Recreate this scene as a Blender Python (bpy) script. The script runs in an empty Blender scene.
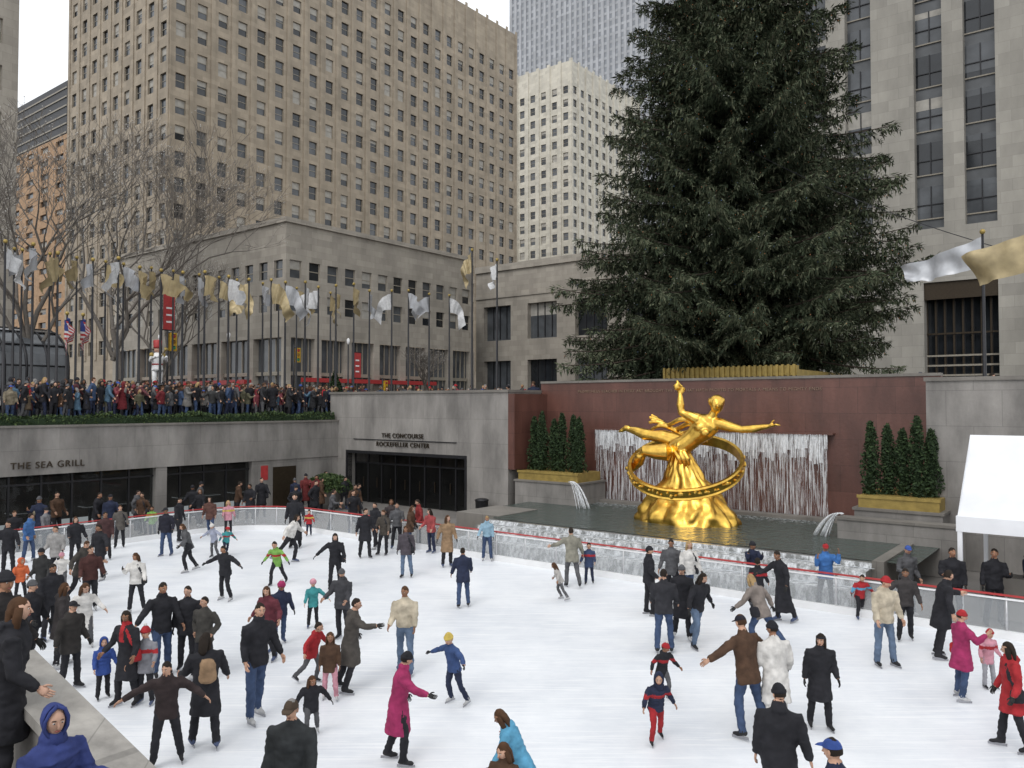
import bpy, math, random, time
import numpy as np
from mathutils import Vector, Matrix, noise
from mathutils.bvhtree import BVHTree
T0=time.time()
random.seed(7); R=random.Random(11)
ANG=math.radians(-37.93); CU,SU=math.cos(ANG),math.sin(ANG)
CAMZ=5.05; F=800.0; PITCH=math.atan(21/800)
sc=bpy.context.scene
def W(s,t,z=0.0): return (s*CU-t*SU, s*SU+t*CU, z)
def s_at(px,t):
    r=(px-512)/F; return t*(CU*r+SU)/(CU-SU*r)
def t_at(px,s):
    r=(px-512)/F; return s*(CU-SU*r)/(CU*r+SU)
def ground_at(px,py,z=0.0):
    X=(px-512)/F; Y=-(py-384)/F
    cp,sp=math.cos(PITCH),math.sin(PITCH)
    d=(X, cp-Y*sp, sp+Y*cp)
    k=(z-CAMZ)/d[2]
    return (d[0]*k,d[1]*k)
# ---------------------------------------------------------------- materials
def newmat(name):
    m=bpy.data.materials.new(name); m.use_nodes=True
    nt=m.node_tree; b=nt.nodes['Principled BSDF']
    return m,nt,b
def N(nt,t,**k):
    n=nt.nodes.new(t)
    for a,v in k.items(): setattr(n,a,v)
    return n
def simple(name,col,rough=0.6,metal=0.0,noise=0.15,scale=8.0,bump=0.0,spec=0.5,emit=None):
    m,nt,b=newmat(name)
    b.inputs['Roughness'].default_value=rough; b.inputs['Metallic'].default_value=metal
    b.inputs['Specular IOR Level'].default_value=spec
    tc=N(nt,'ShaderNodeTexCoord'); nz=N(nt,'ShaderNodeTexNoise'); nz.inputs['Scale'].default_value=scale
    nz.inputs['Detail'].default_value=5
    nt.links.new(tc.outputs['Object'],nz.inputs['Vector'])
    cr=N(nt,'ShaderNodeValToRGB')
    c0=[max(0,c*(1-noise)) for c in col]; c1=[min(1,c*(1+noise)) for c in col]
    cr.color_ramp.elements[0].position=0.3; cr.color_ramp.elements[1].position=0.7
    cr.color_ramp.elements[0].color=(*c0,1); cr.color_ramp.elements[1].color=(*c1,1)
    nt.links.new(nz.outputs['Fac'],cr.inputs['Fac']); nt.links.new(cr.outputs['Color'],b.inputs['Base Color'])
    if bump>0:
        bp=N(nt,'ShaderNodeBump'); bp.inputs['Strength'].default_value=bump; bp.inputs['Distance'].default_value=0.02
        nt.links.new(nz.outputs['Fac'],bp.inputs['Height']); nt.links.new(bp.outputs['Normal'],b.inputs['Normal'])
    return m
def stone(name,col,bw=1.2,bh=0.6,joint=0.75,rough=0.8,stain=0.25,mortar=0.012,var=0.12,nscale=0.35):
    m,nt,b=newmat(name)
    b.inputs['Roughness'].default_value=rough
    tc=N(nt,'ShaderNodeTexCoord'); mp=N(nt,'ShaderNodeMapping'); mp.inputs['Rotation'].default_value=(0,0,-ANG)
    nt.links.new(tc.outputs['Object'],mp.inputs['Vector'])
    sx=N(nt,'ShaderNodeSeparateXYZ'); nt.links.new(mp.outputs['Vector'],sx.inputs[0])
    ad=N(nt,'ShaderNodeMath',operation='ADD'); nt.links.new(sx.outputs['X'],ad.inputs[0]); nt.links.new(sx.outputs['Y'],ad.inputs[1])
    cb=N(nt,'ShaderNodeCombineXYZ'); nt.links.new(ad.outputs[0],cb.inputs['X']); nt.links.new(sx.outputs['Z'],cb.inputs['Y'])
    br=N(nt,'ShaderNodeTexBrick'); br.inputs['Scale'].default_value=1.0
    br.inputs['Brick Width'].default_value=bw; br.inputs['Row Height'].default_value=bh
    br.inputs['Mortar Size'].default_value=mortar; br.inputs['Mortar Smooth'].default_value=0.3
    c1=[c*(1+var) for c in col]; c2=[c*(1-var) for c in col]; cm=[c*joint for c in col]
    br.inputs['Color1'].default_value=(*c1,1); br.inputs['Color2'].default_value=(*c2,1); br.inputs['Mortar'].default_value=(*cm,1)
    nt.links.new(cb.outputs[0],br.inputs['Vector'])
    nz=N(nt,'ShaderNodeTexNoise'); nz.inputs['Scale'].default_value=nscale; nz.inputs['Detail'].default_value=8; nz.inputs['Roughness'].default_value=0.65
    mp2=N(nt,'ShaderNodeMapping'); mp2.inputs['Scale'].default_value=(1,1,0.35)
    nt.links.new(tc.outputs['Object'],mp2.inputs['Vector']); nt.links.new(mp2.outputs['Vector'],nz.inputs['Vector'])
    cr=N(nt,'ShaderNodeMapRange'); cr.inputs['From Min'].default_value=0.3; cr.inputs['From Max'].default_value=0.7
    cr.inputs['To Min'].default_value=1-stain; cr.inputs['To Max'].default_value=1+stain*0.5
    nt.links.new(nz.outputs['Fac'],cr.inputs['Value'])
    mx=N(nt,'ShaderNodeVectorMath',operation='MULTIPLY')
    nt.links.new(br.outputs['Color'],mx.inputs[0]); nt.links.new(cr.outputs[0],mx.inputs[1])
    nt.links.new(mx.outputs[0],b.inputs['Base Color'])
    bp=N(nt,'ShaderNodeBump'); bp.inputs['Strength'].default_value=0.3; bp.inputs['Distance'].default_value=0.02
    n2=N(nt,'ShaderNodeTexNoise'); n2.inputs['Scale'].default_value=9; n2.inputs['Detail'].default_value=4
    nt.links.new(tc.outputs['Object'],n2.inputs['Vector'])
    nt.links.new(n2.outputs['Fac'],bp.inputs['Height']); nt.links.new(bp.outputs['Normal'],b.inputs['Normal'])
    return m
def glassmat(name,col,rough=0.08,spec=0.6):
    return simple(name,col,rough,0,0.35,0.6,0.0,spec)
_cm={}
def cloth(c):
    k=tuple(round(x,3) for x in c)
    if k not in _cm: _cm[k]=simple('cloth_%d'%len(_cm),c,0.85,0,0.30,7.0,0.7,0.25)
    return _cm[k]
M_STONE_T=stone('limestone_tower',(0.38,0.32,0.245),1.4,0.7,0.8,0.85,0.24)
M_STONE_P=stone('limestone_podium',(0.37,0.335,0.285),1.4,0.7,0.78,0.85,0.28)
M_STONE_W=stone('limestone_pale',(0.62,0.585,0.50),1.4,0.8,0.85,0.85,0.12)
M_STONE_R=stone('limestone_right',(0.35,0.33,0.29),1.6,0.9,0.75,0.8,0.25)
M_GRAYT=stone('gray_facade',(0.42,0.43,0.45),3,3.6,0.9,0.7,0.08)
M_TAN=stone('tan_brick',(0.42,0.27,0.16),1.0,0.5,0.85,0.85,0.15)
M_WALL=stone('rink_limestone',(0.27,0.254,0.236),1.5,1.1,0.72,0.75,0.45,0.01,0.06,0.9)
M_WALLD=stone('rink_limestone_dark',(0.2,0.185,0.165),1.5,1.1,0.72,0.75,0.3,0.01,0.06,0.9)
M_COPE=stone('stair_coping',(0.36,0.34,0.31),1.5,1.1,0.72,0.75,0.4,0.01,0.06,2.5)
M_RED=stone('red_granite',(0.125,0.054,0.041),1.25,0.95,0.6,0.4,0.34,0.008,0.14,1.5)
M_PAVE=stone('paving',(0.22,0.205,0.19),1,1,0.8,0.85,0.3)
M_ASPH=simple('asphalt',(0.05,0.05,0.052),0.9,0,0.2,3)
M_G1=glassmat('window_dark',(0.02,0.023,0.027)); M_G2=glassmat('window_mid',(0.085,0.092,0.10),0.15)
M_BL=simple('window_blind',(0.40,0.38,0.34),0.7,0,0.15,2)
M_FR=simple('window_frame',(0.30,0.27,0.22),0.6)
M_DARK=simple('dark_metal',(0.025,0.025,0.028),0.45,0.4)
M_BRZ=simple('bronze_dark',(0.06,0.045,0.03),0.4,0.6)
M_SPAN=simple('spandrel_metal',(0.10,0.105,0.11),0.5,0.3,0.2,1.0)
M_GOLD=simple('gilded_bronze',(0.84,0.50,0.10),0.33,1.0,0.28,3.5,0.5)
M_GOLDB=simple('gold_planter_box',(0.36,0.26,0.075),0.5,0.4,0.2,4)
M_WHITE=simple('white_paint',(0.8,0.8,0.8),0.5,0,0.04,3)
M_REDP=simple('red_paint',(0.42,0.04,0.04),0.5)
# ---------------------------------------------------------------- mesh builder
class MB:
    def __init__(s,frame=True): s.V=[];s.F=[];s.M=[];s.S=[];s.frame=frame
    def face(s,pts,m,sm=False):
        i=len(s.V); s.V.extend([tuple(p) for p in pts]); s.F.append(tuple(range(i,i+len(pts)))); s.M.append(m); s.S.append(sm)
    def box(s,x0,x1,y0,y1,z0,z1,m):
        i=len(s.V)
        s.V.extend([(x0,y0,z0),(x1,y0,z0),(x1,y1,z0),(x0,y1,z0),(x0,y0,z1),(x1,y0,z1),(x1,y1,z1),(x0,y1,z1)])
        for f in ((0,3,2,1),(4,5,6,7),(0,1,5,4),(1,2,6,5),(2,3,7,6),(3,0,4,7)):
            s.F.append(tuple(i+k for k in f)); s.M.append(m); s.S.append(False)
    def tube(s,pts,rad,m,n=8,side=None,sm=True,cap=True):
        pts=[Vector(p) for p in pts]; k=len(pts); base=len(s.V)
        for i,p in enumerate(pts):
            d=(pts[min(i+1,k-1)]-pts[max(i-1,0)])
            if d.length<1e-9: d=Vector((0,0,1))
            d.normalize()
            ref=Vector(side) if side is not None else Vector((1,0,0))
            if abs(ref.dot(d))>0.93: ref=Vector((0,1,0)) if abs(d.y)<0.9 else Vector((0,0,1))
            ax=(ref-d*ref.dot(d)).normalized(); ay=d.cross(ax)
            r=rad[i] if isinstance(rad,(list,tuple)) else rad
            ra,rb=(r if isinstance(r,(tuple,list)) else (r,r))
            for j in range(n):
                a=2*math.pi*j/n
                s.V.append(tuple(p+ax*(ra*math.cos(a))+ay*(rb*math.sin(a))))
        for i in range(k-1):
            for j in range(n):
                a=base+i*n+j; b=base+i*n+(j+1)%n
                s.F.append((a,b,b+n,a+n)); s.M.append(m); s.S.append(sm)
        if cap:
            s.F.append(tuple(base+j for j in range(n))[::-1]); s.M.append(m); s.S.append(sm)
            s.F.append(tuple(base+(k-1)*n+j for j in range(n))); s.M.append(m); s.S.append(sm)
    def ball(s,c,r,m,nu=10,nv=7,fn=None,sm=True):
        rx,ry,rz=(r if isinstance(r,(tuple,list)) else (r,r,r)); base=len(s.V)
        for i in range(nv+1):
            th=math.pi*i/nv
            for j in range(nu):
                a=2*math.pi*j/nu
                p=(math.sin(th)*math.cos(a),math.sin(th)*math.sin(a),math.cos(th))
                if fn: p=fn(p)
                s.V.append((c[0]+rx*p[0],c[1]+ry*p[1],c[2]+rz*p[2]))
        for i in range(nv):
            for j in range(nu):
                a=base+i*nu+j; b=base+i*nu+(j+1)%nu
                s.F.append((a,b,b+nu,a+nu)); s.M.append(m); s.S.append(sm)
    def mesh(s,name,mats):
        me=bpy.data.meshes.new(name)
        V=[W(*p) for p in s.V] if s.frame else s.V
        me.from_pydata(V,[],s.F)
        me.polygons.foreach_set('material_index',s.M); me.polygons.foreach_set('use_smooth',s.S)
        for m in mats: me.materials.append(m)
        me.update(); return me
    def finish(s,name,mats,parent=None):
        me=s.mesh(name,mats); o=bpy.data.objects.new(name,me); sc.collection.objects.link(o)
        if parent: o.parent=parent
        return o
def empty(name):
    o=bpy.data.objects.new(name,None); sc.collection.objects.link(o); return o
def remesh(mb,vox,it=2,fac=0.5):
    me=bpy.data.meshes.new('tmp'); me.from_pydata(mb.V,[],mb.F); me.update()
    o=bpy.data.objects.new('tmp',me); sc.collection.objects.link(o)
    md=o.modifiers.new('r','REMESH'); md.mode='VOXEL'; md.voxel_size=vox
    if it: sm=o.modifiers.new('s','SMOOTH'); sm.factor=fac; sm.iterations=it
    dg=bpy.context.evaluated_depsgraph_get(); ev=o.evaluated_get(dg); m2=ev.to_mesh()
    V=[tuple(v.co) for v in m2.vertices]; FF=[tuple(p.vertices) for p in m2.polygons]; C=[p.center.copy() for p in m2.polygons]
    ev.to_mesh_clear(); bpy.data.objects.remove(o); bpy.data.meshes.remove(me)
    bvh=BVHTree.FromPolygons([Vector(v) for v in mb.V],mb.F)
    MM=[]
    for c in C:
        r=bvh.find_nearest(c); MM.append(mb.M[r[2]] if r[2] is not None else 0)
    return V,FF,MM
# ---------------------------------------------------------------- people
SKIN=(0.50,0.30,0.21)
HAIRS={'dk':(0.022,0.016,0.012),'br':(0.07,0.035,0.018),'bl':(0.34,0.23,0.11),'gr':(0.25,0.24,0.23)}
POSES={
 'stand':dict(lean=3,legs=((6,4,5),(-5,3,4)),arms=((8,10,22),(3,12,16))),
 'talk':dict(lean=2,legs=((2,4,5),(0,6,2)),arms=((25,12,70),(5,10,20))),
 'pockets':dict(lean=2,legs=((0,4,2),(4,4,6)),arms=((-8,22,48),(-5,22,45))),
 'glide':dict(lean=14,legs=((24,4,34),(-12,8,18)),arms=((15,28,25),(-5,32,20))),
 'push':dict(lean=18,legs=((26,3,38),(-30,12,12)),arms=((30,30,20),(-25,30,15))),
 'wide':dict(lean=10,legs=((14,8,22),(-8,10,14)),arms=((10,62,18),(5,54,20))),
 'reach':dict(lean=10,legs=((10,4,16),(-6,6,10)),arms=((62,15,12),(10,25,20))),
 'wobble':dict(lean=26,legs=((20,9,28),(2,9,22)),arms=((35,50,15),(20,55,20))),
 'photo':dict(lean=3,legs=((3,4,4),(-2,4,3)),arms=((48,12,95),(45,12,95))),
 'hold':dict(lean=6,legs=((8,4,12),(-6,4,8)),arms=((20,45,10),(10,12,15))),
}
def build_person(h=1.75,pose='stand',style='jacket',head='hair',long=False,kid=False,mirror=False,vox=0.022,bulk=1.04,skates=True,pack=False,scarf=False,bag=False,band=False,seed=0,headturn=0,detail=True):
    rr=random.Random(seed); P=POSES[pose]
    mb=MB(False); bulk*=rr.uniform(.98,1.12)
    L=math.radians(P['lean']+rr.uniform(-3,5)); U=Vector((0,math.sin(L),math.cos(L))); Fw=Vector((0,math.cos(L),-math.sin(L))); X=Vector((1,0,0))
    pel=Vector((0,0,0)); mir=-1 if mirror else 1
    feet=[]
    for k,(sd,(a,o,b)) in enumerate(zip((1,-1),P['legs'] if mir>0 else P['legs'][::-1])):
        a=math.radians(a+rr.uniform(-8,8)); o=math.radians(o+rr.uniform(-1,3)); b=math.radians(max(0,b+rr.uniform(-3,9)))
        hip=pel+Vector((sd*0.088,0,-0.02))
        d1=Vector((sd*math.sin(o),math.sin(a)*math.cos(o),-math.cos(a)*math.cos(o)))
        kn=hip+d1*0.43
        d2=Vector((sd*math.sin(o)*0.7,math.sin(a-b)*math.cos(o),-math.cos(a-b)*math.cos(o))).normalized()
        an=kn+d2*0.42
        mb.tube([hip+Vector((0,0,0.06)),hip,hip+d1*0.2,kn-d1*0.05,kn+d2*0.04,kn+d2*0.16,kn+d2*0.3,an+d2*0.01],[0.088,0.1,0.09,0.073,0.07,0.072,0.065,0.062],1,10)
        fa=(a-b)*0.45; fd=Vector((sd*0.15,math.cos(fa),math.sin(fa))).normalized(); fu=Vector((0,-math.sin(fa),math.cos(fa)))
        mb.tube([an-d2*0.09,an,an-fu*0.03-fd*0.01],[0.056,0.055,0.05],4,8)
        mb.tube([an-fd*0.075-fu*0.035,an-fd*0.03-fu*0.03,an+fd*0.06-fu*0.04,an+fd*0.14-fu*0.05,an+fd*0.18-fu*0.055],[0.034,0.045,0.042,0.036,0.02],4,8)
        feet.append((an,fd,fu))
    bk=bulk
    ring=lambda u,x,y,f=0:(pel+U*u+Fw*f,(x*bk,y*bk))
    rs=[ring(-0.06,0.16,0.125),ring(0.03,0.175,0.135),ring(0.13,0.166,0.128),ring(0.25,0.178,0.132),ring(0.36,0.198,0.138),ring(0.43,0.208,0.128),ring(0.485,0.175,0.10),ring(0.53,0.09,0.078),ring(0.57,0.064,0.062)]
    if style=='sweater': rs[0]=ring(-0.02,0.158,0.12)
    mb.tube([r[0] for r in rs],[r[1] for r in rs],0,14,side=(1,0,0))
    if style in('coat','longcoat'):
        dn=rr.uniform(.34,.48) if style=='coat' else 0.72
        mb.tube([pel+U*0.1,pel+U*0.0,pel+Vector((0,0,-dn*0.5)),pel+Vector((0,-0.01,-dn))],[(0.165*bk,0.13*bk),(0.182*bk,0.145*bk),(0.195*bk,0.17*bk),(0.215*bk,0.20*bk)],0,14,side=(1,0,0))
    if style in('jacket','puffy'):
        dn=rr.choice([.1,.14,.18,.22])
        mb.tube([pel+U*0.06,pel+U*-0.03,pel+U*-dn],[(0.17*bk,0.132*bk),(0.184*bk,0.146*bk),(0.188*bk,0.153*bk)],0,14,side=(1,0,0))
    if style=='puffy':
        for uu in (-0.08,0.02,0.12,0.22,0.32,0.42):
            mb.tube([pel+U*(uu-0.035),pel+U*uu,pel+U*(uu+0.035)],[(0.16,0.12),(0.215,0.165),(0.16,0.12)],0,12,side=(1,0,0))
    hs=0.94+(0.27 if kid else 0.0); nk=pel+U*0.55
    mb.tube([nk-U*0.03,nk+U*0.09],[0.058,0.055],2,8)
    if scarf or rr.random()<0.35: mb.tube([nk-U*0.02,nk+U*0.03,nk+U*0.06],[(0.085,0.085),(0.098,0.096),(0.078,0.076)],5 if scarf else 0,10,side=(1,0,0))
    else: mb.tube([nk-U*0.03,nk+U*0.035],[(0.086,0.082),(0.074,0.072)],0,10,side=(1,0,0))
    if scarf: mb.tube([nk+Fw*.09,nk+Fw*.135-U*.12,nk+Fw*.14-U*.3],[(0.04,.02),(.045,.022),(.05,.02)],5,8,side=(1,0,0))
    if style in('jacket','puffy','coat') and head not in('hood',) and rr.random()<.4:
        mb.tube([nk-Fw*.075-U*.10,nk-Fw*.11-U*.03,nk-Fw*.085+U*.03],[(.06,.03),(.10,.045),(.07,.03)],0,8,side=(1,0,0))
    hands=[]
    for k,(sd,(a,o,e)) in enumerate(zip((1,-1),P['arms'] if mir>0 else P['arms'][::-1])):
        a=math.radians(a+rr.uniform(-12,18)); o=math.radians(o+rr.uniform(-4,9)); e=math.radians(e+rr.uniform(-6,30))
        sh=pel+U*0.45+X*(sd*0.178*min(bk,1.12))
        def dr(a,o): return (X*(sd*math.sin(o))+ (Fw*math.sin(a)-U*math.cos(a))*math.cos(o)).normalized()
        if pose=='pockets':
            d1=dr(math.radians(-18),math.radians(24)); d2=(X*(-sd*0.35)+Fw*0.45-U*0.8).normalized()
        elif pose in('photo','talk') and e>1.0:
            d1=dr(a,o); d2=(dr(a+e,o)*1.0+X*(-sd*0.25)).normalized()
        else:
            d1=dr(a,o); d2=dr(a+e,o*0.9)
        el=sh+d1*0.275; wr=el+d2*0.225; f=bk**0.7
        mb.tube([sh-X*(sd*0.06)+U*0.0,sh,sh+d1*0.1,sh+d1*0.2,el,el+d2*0.08,el+d2*0.17,wr],[0.066*f,0.08*f,0.076*f,0.068*f,0.061*f,0.06*f,0.053*f,0.048*f],0,10)
        mb.tube([wr-d2*0.03,wr+d2*0.02],[0.028,0.026],2,6)
        hands.append((wr+d2*0.005,d2,sd))
    if pack: mb.tube([pel+U*0.08-Fw*0.17,pel+U*0.12-Fw*0.19,pel+U*0.36-Fw*0.19,pel+U*0.43-Fw*0.16],[(0.1,0.05),(0.14,0.08),(0.13,0.075),(0.07,0.04)],5,10,side=(1,0,0))
    if bag:
        q=X*(-.25)+Fw*.02
        mb.tube([pel+q-U*.12,pel+q-U*.08,pel+q+U*.08,pel+q+U*.1],[(.05,.1),(.06,.13),(.05,.12),(.03,.08)],5,10,side=(1,0,0))
        mb.tube([pel+q+U*.08,pel-X*.2+U*.25+Fw*.12,pel-X*.1+U*.46+Fw*.10,pel-X*.03+U*.50],[.024]*4,5,6)
    V,FF,MM=remesh(mb,vox,2)
    off=Vector((seed*1.7,seed*.3,0)); V2=[]
    for v in V:
        vv=Vector(v); q=Vector((vv.x*7,vv.y*7,vv.z*15))+off
        V2.append(tuple(vv+noise.noise_vector(q)*0.013+noise.noise_vector(q*2.3)*0.007))
    V=V2
    m2=MB(False); m2.V=V; m2.F=FF; m2.M=MM; m2.S=[True]*len(FF)
    if band:
        for i,f in enumerate(FF):
            if m2.M[i]==0:
                c=Vector(V[f[0]]).dot(U)
                if .26<c<.36: m2.M[i]=5
    for (w,d,sd) in hands:
        pn=-X*sd; pn=(pn-d*pn.dot(d))
        pn=pn.normalized() if pn.length>0.2 else -U
        ac=d.cross(pn).normalized()
        if ac.dot(Fw)<0: ac=-ac
        m2.tube([w,w+d*0.025,w+d*0.06,w+d*0.09],[(0.024,0.017),(0.036,0.017),(0.042,0.016),(0.038,0.012)],10,6,side=tuple(ac))
        if detail:
            for q,(of,ln) in enumerate(((0.03,0.07),(0.011,0.08),(-0.010,0.075),(-0.029,0.058))):
                p0=w+d*0.082+ac*of; p1=p0+d*ln*0.42+pn*0.006; p2=p1+(d*0.8+pn*0.55)*ln*0.32; p3=p2+(d*0.45+pn*0.85)*ln*0.26
                m2.tube([p0,p1,p2,p3],[0.0095,0.009,0.008,0.006],10,5)
            p0=w+d*0.03+ac*0.032; p1=p0+(d*0.6+ac*0.75)*0.03; p2=p1+(d*0.85+ac*0.3+pn*0.3)*0.028; p3=p2+(d*0.9+pn*0.3)*0.02
            m2.tube([p0,p1,p2,p3],[0.012,0.011,0.01,0.007],10,5)
    if skates:
        for an,fd,fu in feet:
            c=an-fu*0.105+fd*0.045; w=fd.cross(fu)*0.006
            a0=c-fd*0.14; a1=c+fd*0.15
            pts=[a0-w+fu*0.03,a1-w+fu*0.035,a1-w-fu*0.002,a0-w-fu*0.01, a0+w+fu*0.03,a1+w+fu*0.035,a1+w-fu*0.002,a0+w-fu*0.01]
            i=len(m2.V); m2.V.extend([tuple(p) for p in pts])
            for f in ((0,1,2,3),(7,6,5,4),(0,4,5,1),(1,5,6,2),(2,6,7,3),(3,7,4,0)):
                m2.F.append(tuple(i+q for q in f)); m2.M.append(6); m2.S.append(False)
    h0=len(m2.V)
    def hd(p):
        x,y,z=p
        if z<0: x*=1+z*0.28; y*=(1+z*0.10) if y>0 else (1+z*0.25)
        if y>0 and z<0: y*=1.04
        return (x,y,z)
    m2.ball((0,0,0),(0.075,0.095,0.118),2,14 if detail else 10,10 if detail else 7,hd)
    if detail:
        m2.tube([(0,0.083,0.018),(0,0.101,-0.012),(0,0.113,-0.026),(0,0.088,-0.034)],[0.008,0.011,0.013,0.008],2,6)
        for sx in (-1,1):
            m2.ball((sx*0.030,0.082,0.012),(0.012,0.008,0.007),8,8,5)
            m2.ball((sx*0.030,0.0885,0.012),(0.006,0.004,0.0065),7,6,4)
            m2.tube([(sx*0.016,0.091,0.031),(sx*0.032,0.088,0.035),(sx*0.046,0.076,0.030)],[0.004,0.004,0.003],3,4)
            m2.ball((sx*0.076,-0.004,-0.004),(0.011,0.02,0.03),2,6,5)
        m2.tube([(-0.023,0.082,-0.055),(-0.01,0.090,-0.053),(0.01,0.090,-0.053),(0.023,0.082,-0.055)],[0.003,0.007,0.007,0.003],9,5)
    hv=len(m2.V)
    if head!='hood':
        def hf(p):
            x,y,z=p; k=1.0
            if y>0.25 and z<0.55-0.25*abs(x): k=0.86
            if z<-0.3 and not long: k=0.80
            return (x*k,y*k,z*k)
        m2.ball((0,-0.008,0.004),(0.082,0.102,0.124),3,16,12,hf)
    if long:
        m2.tube([(0,-0.03,0.06),(0,-0.07,-0.02),(0,-0.08,-0.12),(0,-0.088,-0.2),(0.01,-0.095,-0.25)],[(0.08,0.05),(0.084,0.05),(0.083,0.04),(0.07,0.03),(0.03,0.012)],3,9,side=(1,0,0))
        for sx in(-1,1): m2.tube([(sx*.07,.01,.03),(sx*.081,.0,-.06),(sx*.08,-.01,-.15),(sx*.06,-.03,-.21)],[(.02,.04),(.022,.045),(.02,.04),(.01,.02)],3,7)
    for i in range(hv,len(m2.V)):
        v=Vector(m2.V[i]); m2.V[i]=tuple(v+noise.noise_vector(v*22+off)*.009)
    def cut(zc,kk):
        def f_(p):
            x,y,z=p
            if z<zc: z=zc+(z-zc)*kk
            return (x,y,z)
        return f_
    if head in('beanie','pom'):
        m2.ball((0,-0.006,0.016),(0.088,0.107,0.128),5,14,9,cut(.12,.05))
        m2.tube([(0,-0.004,0.012),(0,-0.006,0.032),(0,-0.008,0.058)],[(0.087,0.106),(0.094,0.113),(0.091,0.109)],5,14,side=(1,0,0))
        if head=='pom': m2.ball((0,-0.01,0.16),0.032,8,8,6)
    if head=='cap':
        m2.ball((0,-0.004,0.018),(0.088,0.107,0.108),5,14,9,cut(.15,.05))
        m2.tube([(0,0.07,0.045),(0,0.12,0.042),(0,0.17,0.032)],[(0.076,0.008),(0.07,0.007),(0.045,0.005)],5,10,side=(1,0,0))
    if head=='helmet':
        m2.ball((0,-0.008,0.026),(0.103,0.125,0.122),5,14,9,cut(0,.2))
    if head=='band': m2.tube([(0,0,0.035),(0,-.004,.05),(0,-.008,.07)],[(.087,.105),(.09,.108),(.087,.104)],5,14,side=(1,0,0))
    if head=='hood':
        h2=len(m2.V)
        def hf(p):
            x,y,z=p
            if y>0.34: y=.34-(y-.34)*.8
            if z<-.5: z=-.5+(z+.5)*.6
            return (x,y,z+(0.10*max(0,-y) if z>0 else 0))
        m2.ball((0,-0.008,0.006),(0.100,0.135,0.140),0,20,14,hf)
        m2.tube([(0,.048,.128),(.055,.055,.10),(.083,.052,.03),(.083,.05,-.04),(.055,.05,-.10),(0,.05,-.128),(-.055,.05,-.10),(-.083,.05,-.04),(-.083,.052,.03),(-.055,.055,.10),(0,.048,.128)],.016,0,6)
        m2.tube([(0,-.01,-.07),(0,-.02,-.12),(0,-.03,-.19)],[(.085,.095),(.10,.10),(.12,.105)],0,12,side=(1,0,0))
        for i in range(h2,len(m2.V)):
            v=Vector(m2.V[i]); m2.V[i]=tuple(v+noise.noise_vector(v*13+off)*.013)
    ct=pel+U*(0.555+0.065+0.075*hs)+Fw*0.02
    Mh=Matrix.Translation(ct)@Matrix.Rotation(math.radians(headturn+rr.uniform(-30,30)),4,'Z')@Matrix.Rotation(-L*0.5-math.radians(rr.uniform(-2,16)),4,'X')@Matrix.Scale(hs,4)
    for i in range(h0,len(m2.V)): m2.V[i]=tuple(Mh@Vector(m2.V[i]))
    zs=[v[2] for v in m2.V]; lo=min(zs)
    full=1.77 if not kid else 1.83
    k=h/full
    m2.V=[((v[0])*k*(1.04 if kid else 1),v[1]*k,(v[2]-lo)*k) for v in m2.V]
    return m2
M_EYE=simple('eye_dark',(0.01,0.008,0.008),0.3); M_SCL=simple('eye_white',(0.6,0.58,0.55),0.4); M_LIP=simple('lips',(0.28,0.08,0.07),0.5)
M_BLADE=simple('skate_blade',(0.35,0.35,0.37),0.3,0.9)
def person_mats(j,t,hair,acc,shoe=(0.02,0.02,0.022),skin=SKIN,glove=None):
    return [cloth(j),cloth(t),cloth(skin),cloth(HAIRS[hair]),cloth(shoe),cloth(acc),M_BLADE,M_EYE,M_SCL,M_LIP,cloth(glove or skin)]
BK=(0.02,0.02,0.024); NV=(0.022,0.028,0.055); GY=(0.09,0.09,0.095); JN=(0.045,0.07,0.135); LJ=(0.11,0.155,0.23)
CR=(0.48,0.42,0.32); BR=(0.075,0.042,0.026); RD=(0.34,0.025,0.03); MG=(0.30,0.03,0.10); PK=(0.52,0.25,0.30); WH=(0.60,0.58,0.55)
SB=(0.10,0.31,0.47); BL=(0.04,0.08,0.28); OL=(0.10,0.095,0.06); OR=(0.56,0.13,0.05); TL=(0.05,0.25,0.26); GN=(0.18,0.36,0.08); TN=(0.26,0.17,0.10); YE=(0.56,0.42,0.10); KH=(0.2,0.17,0.12)
pcount=0
def put_person(kind,px,py,h,hdg,pose='stand',style='jacket',j=BK,t=BK,head='hair',hair='dk',acc=BK,z=0.0,xy=None,**kw):
    global pcount; pcount+=1
    kid=h<1.42
    rp=random.Random(pcount)
    if kind.startswith('woman') and rp.random()<.35: kw.setdefault('bag',True)
    if kid and rp.random()<.35:
        kw.setdefault('band',True)
        if acc==BK: acc=rp.choice([WH,RD,GY,SB,YE])
    m=build_person(h,pose,style,head,kid=kid,seed=pcount*13,mirror=pcount%2==0,**kw)
    shoe=random.choice([(0.025,0.025,0.027),(0.025,0.025,0.027),(0.45,0.45,0.45),(0.07,0.09,0.16)])
    o=m.finish(kind,person_mats(j,t,hair,acc,shoe,random.choice([SKIN,SKIN,(0.55,0.34,0.25),(0.3,0.16,0.1)]),glove=rp.choice([None,None,(.03,.03,.03),(.03,.03,.03)])))
    x,y=xy if xy else ground_at(px,py,z)
    o.location=(x,y,z+0.004); o.rotation_euler=(0,0,math.radians(-hdg))
    return o
MN,WN,CH='man_ice_skater','woman_ice_skater','child_ice_skater'
ICE=0.02
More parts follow.
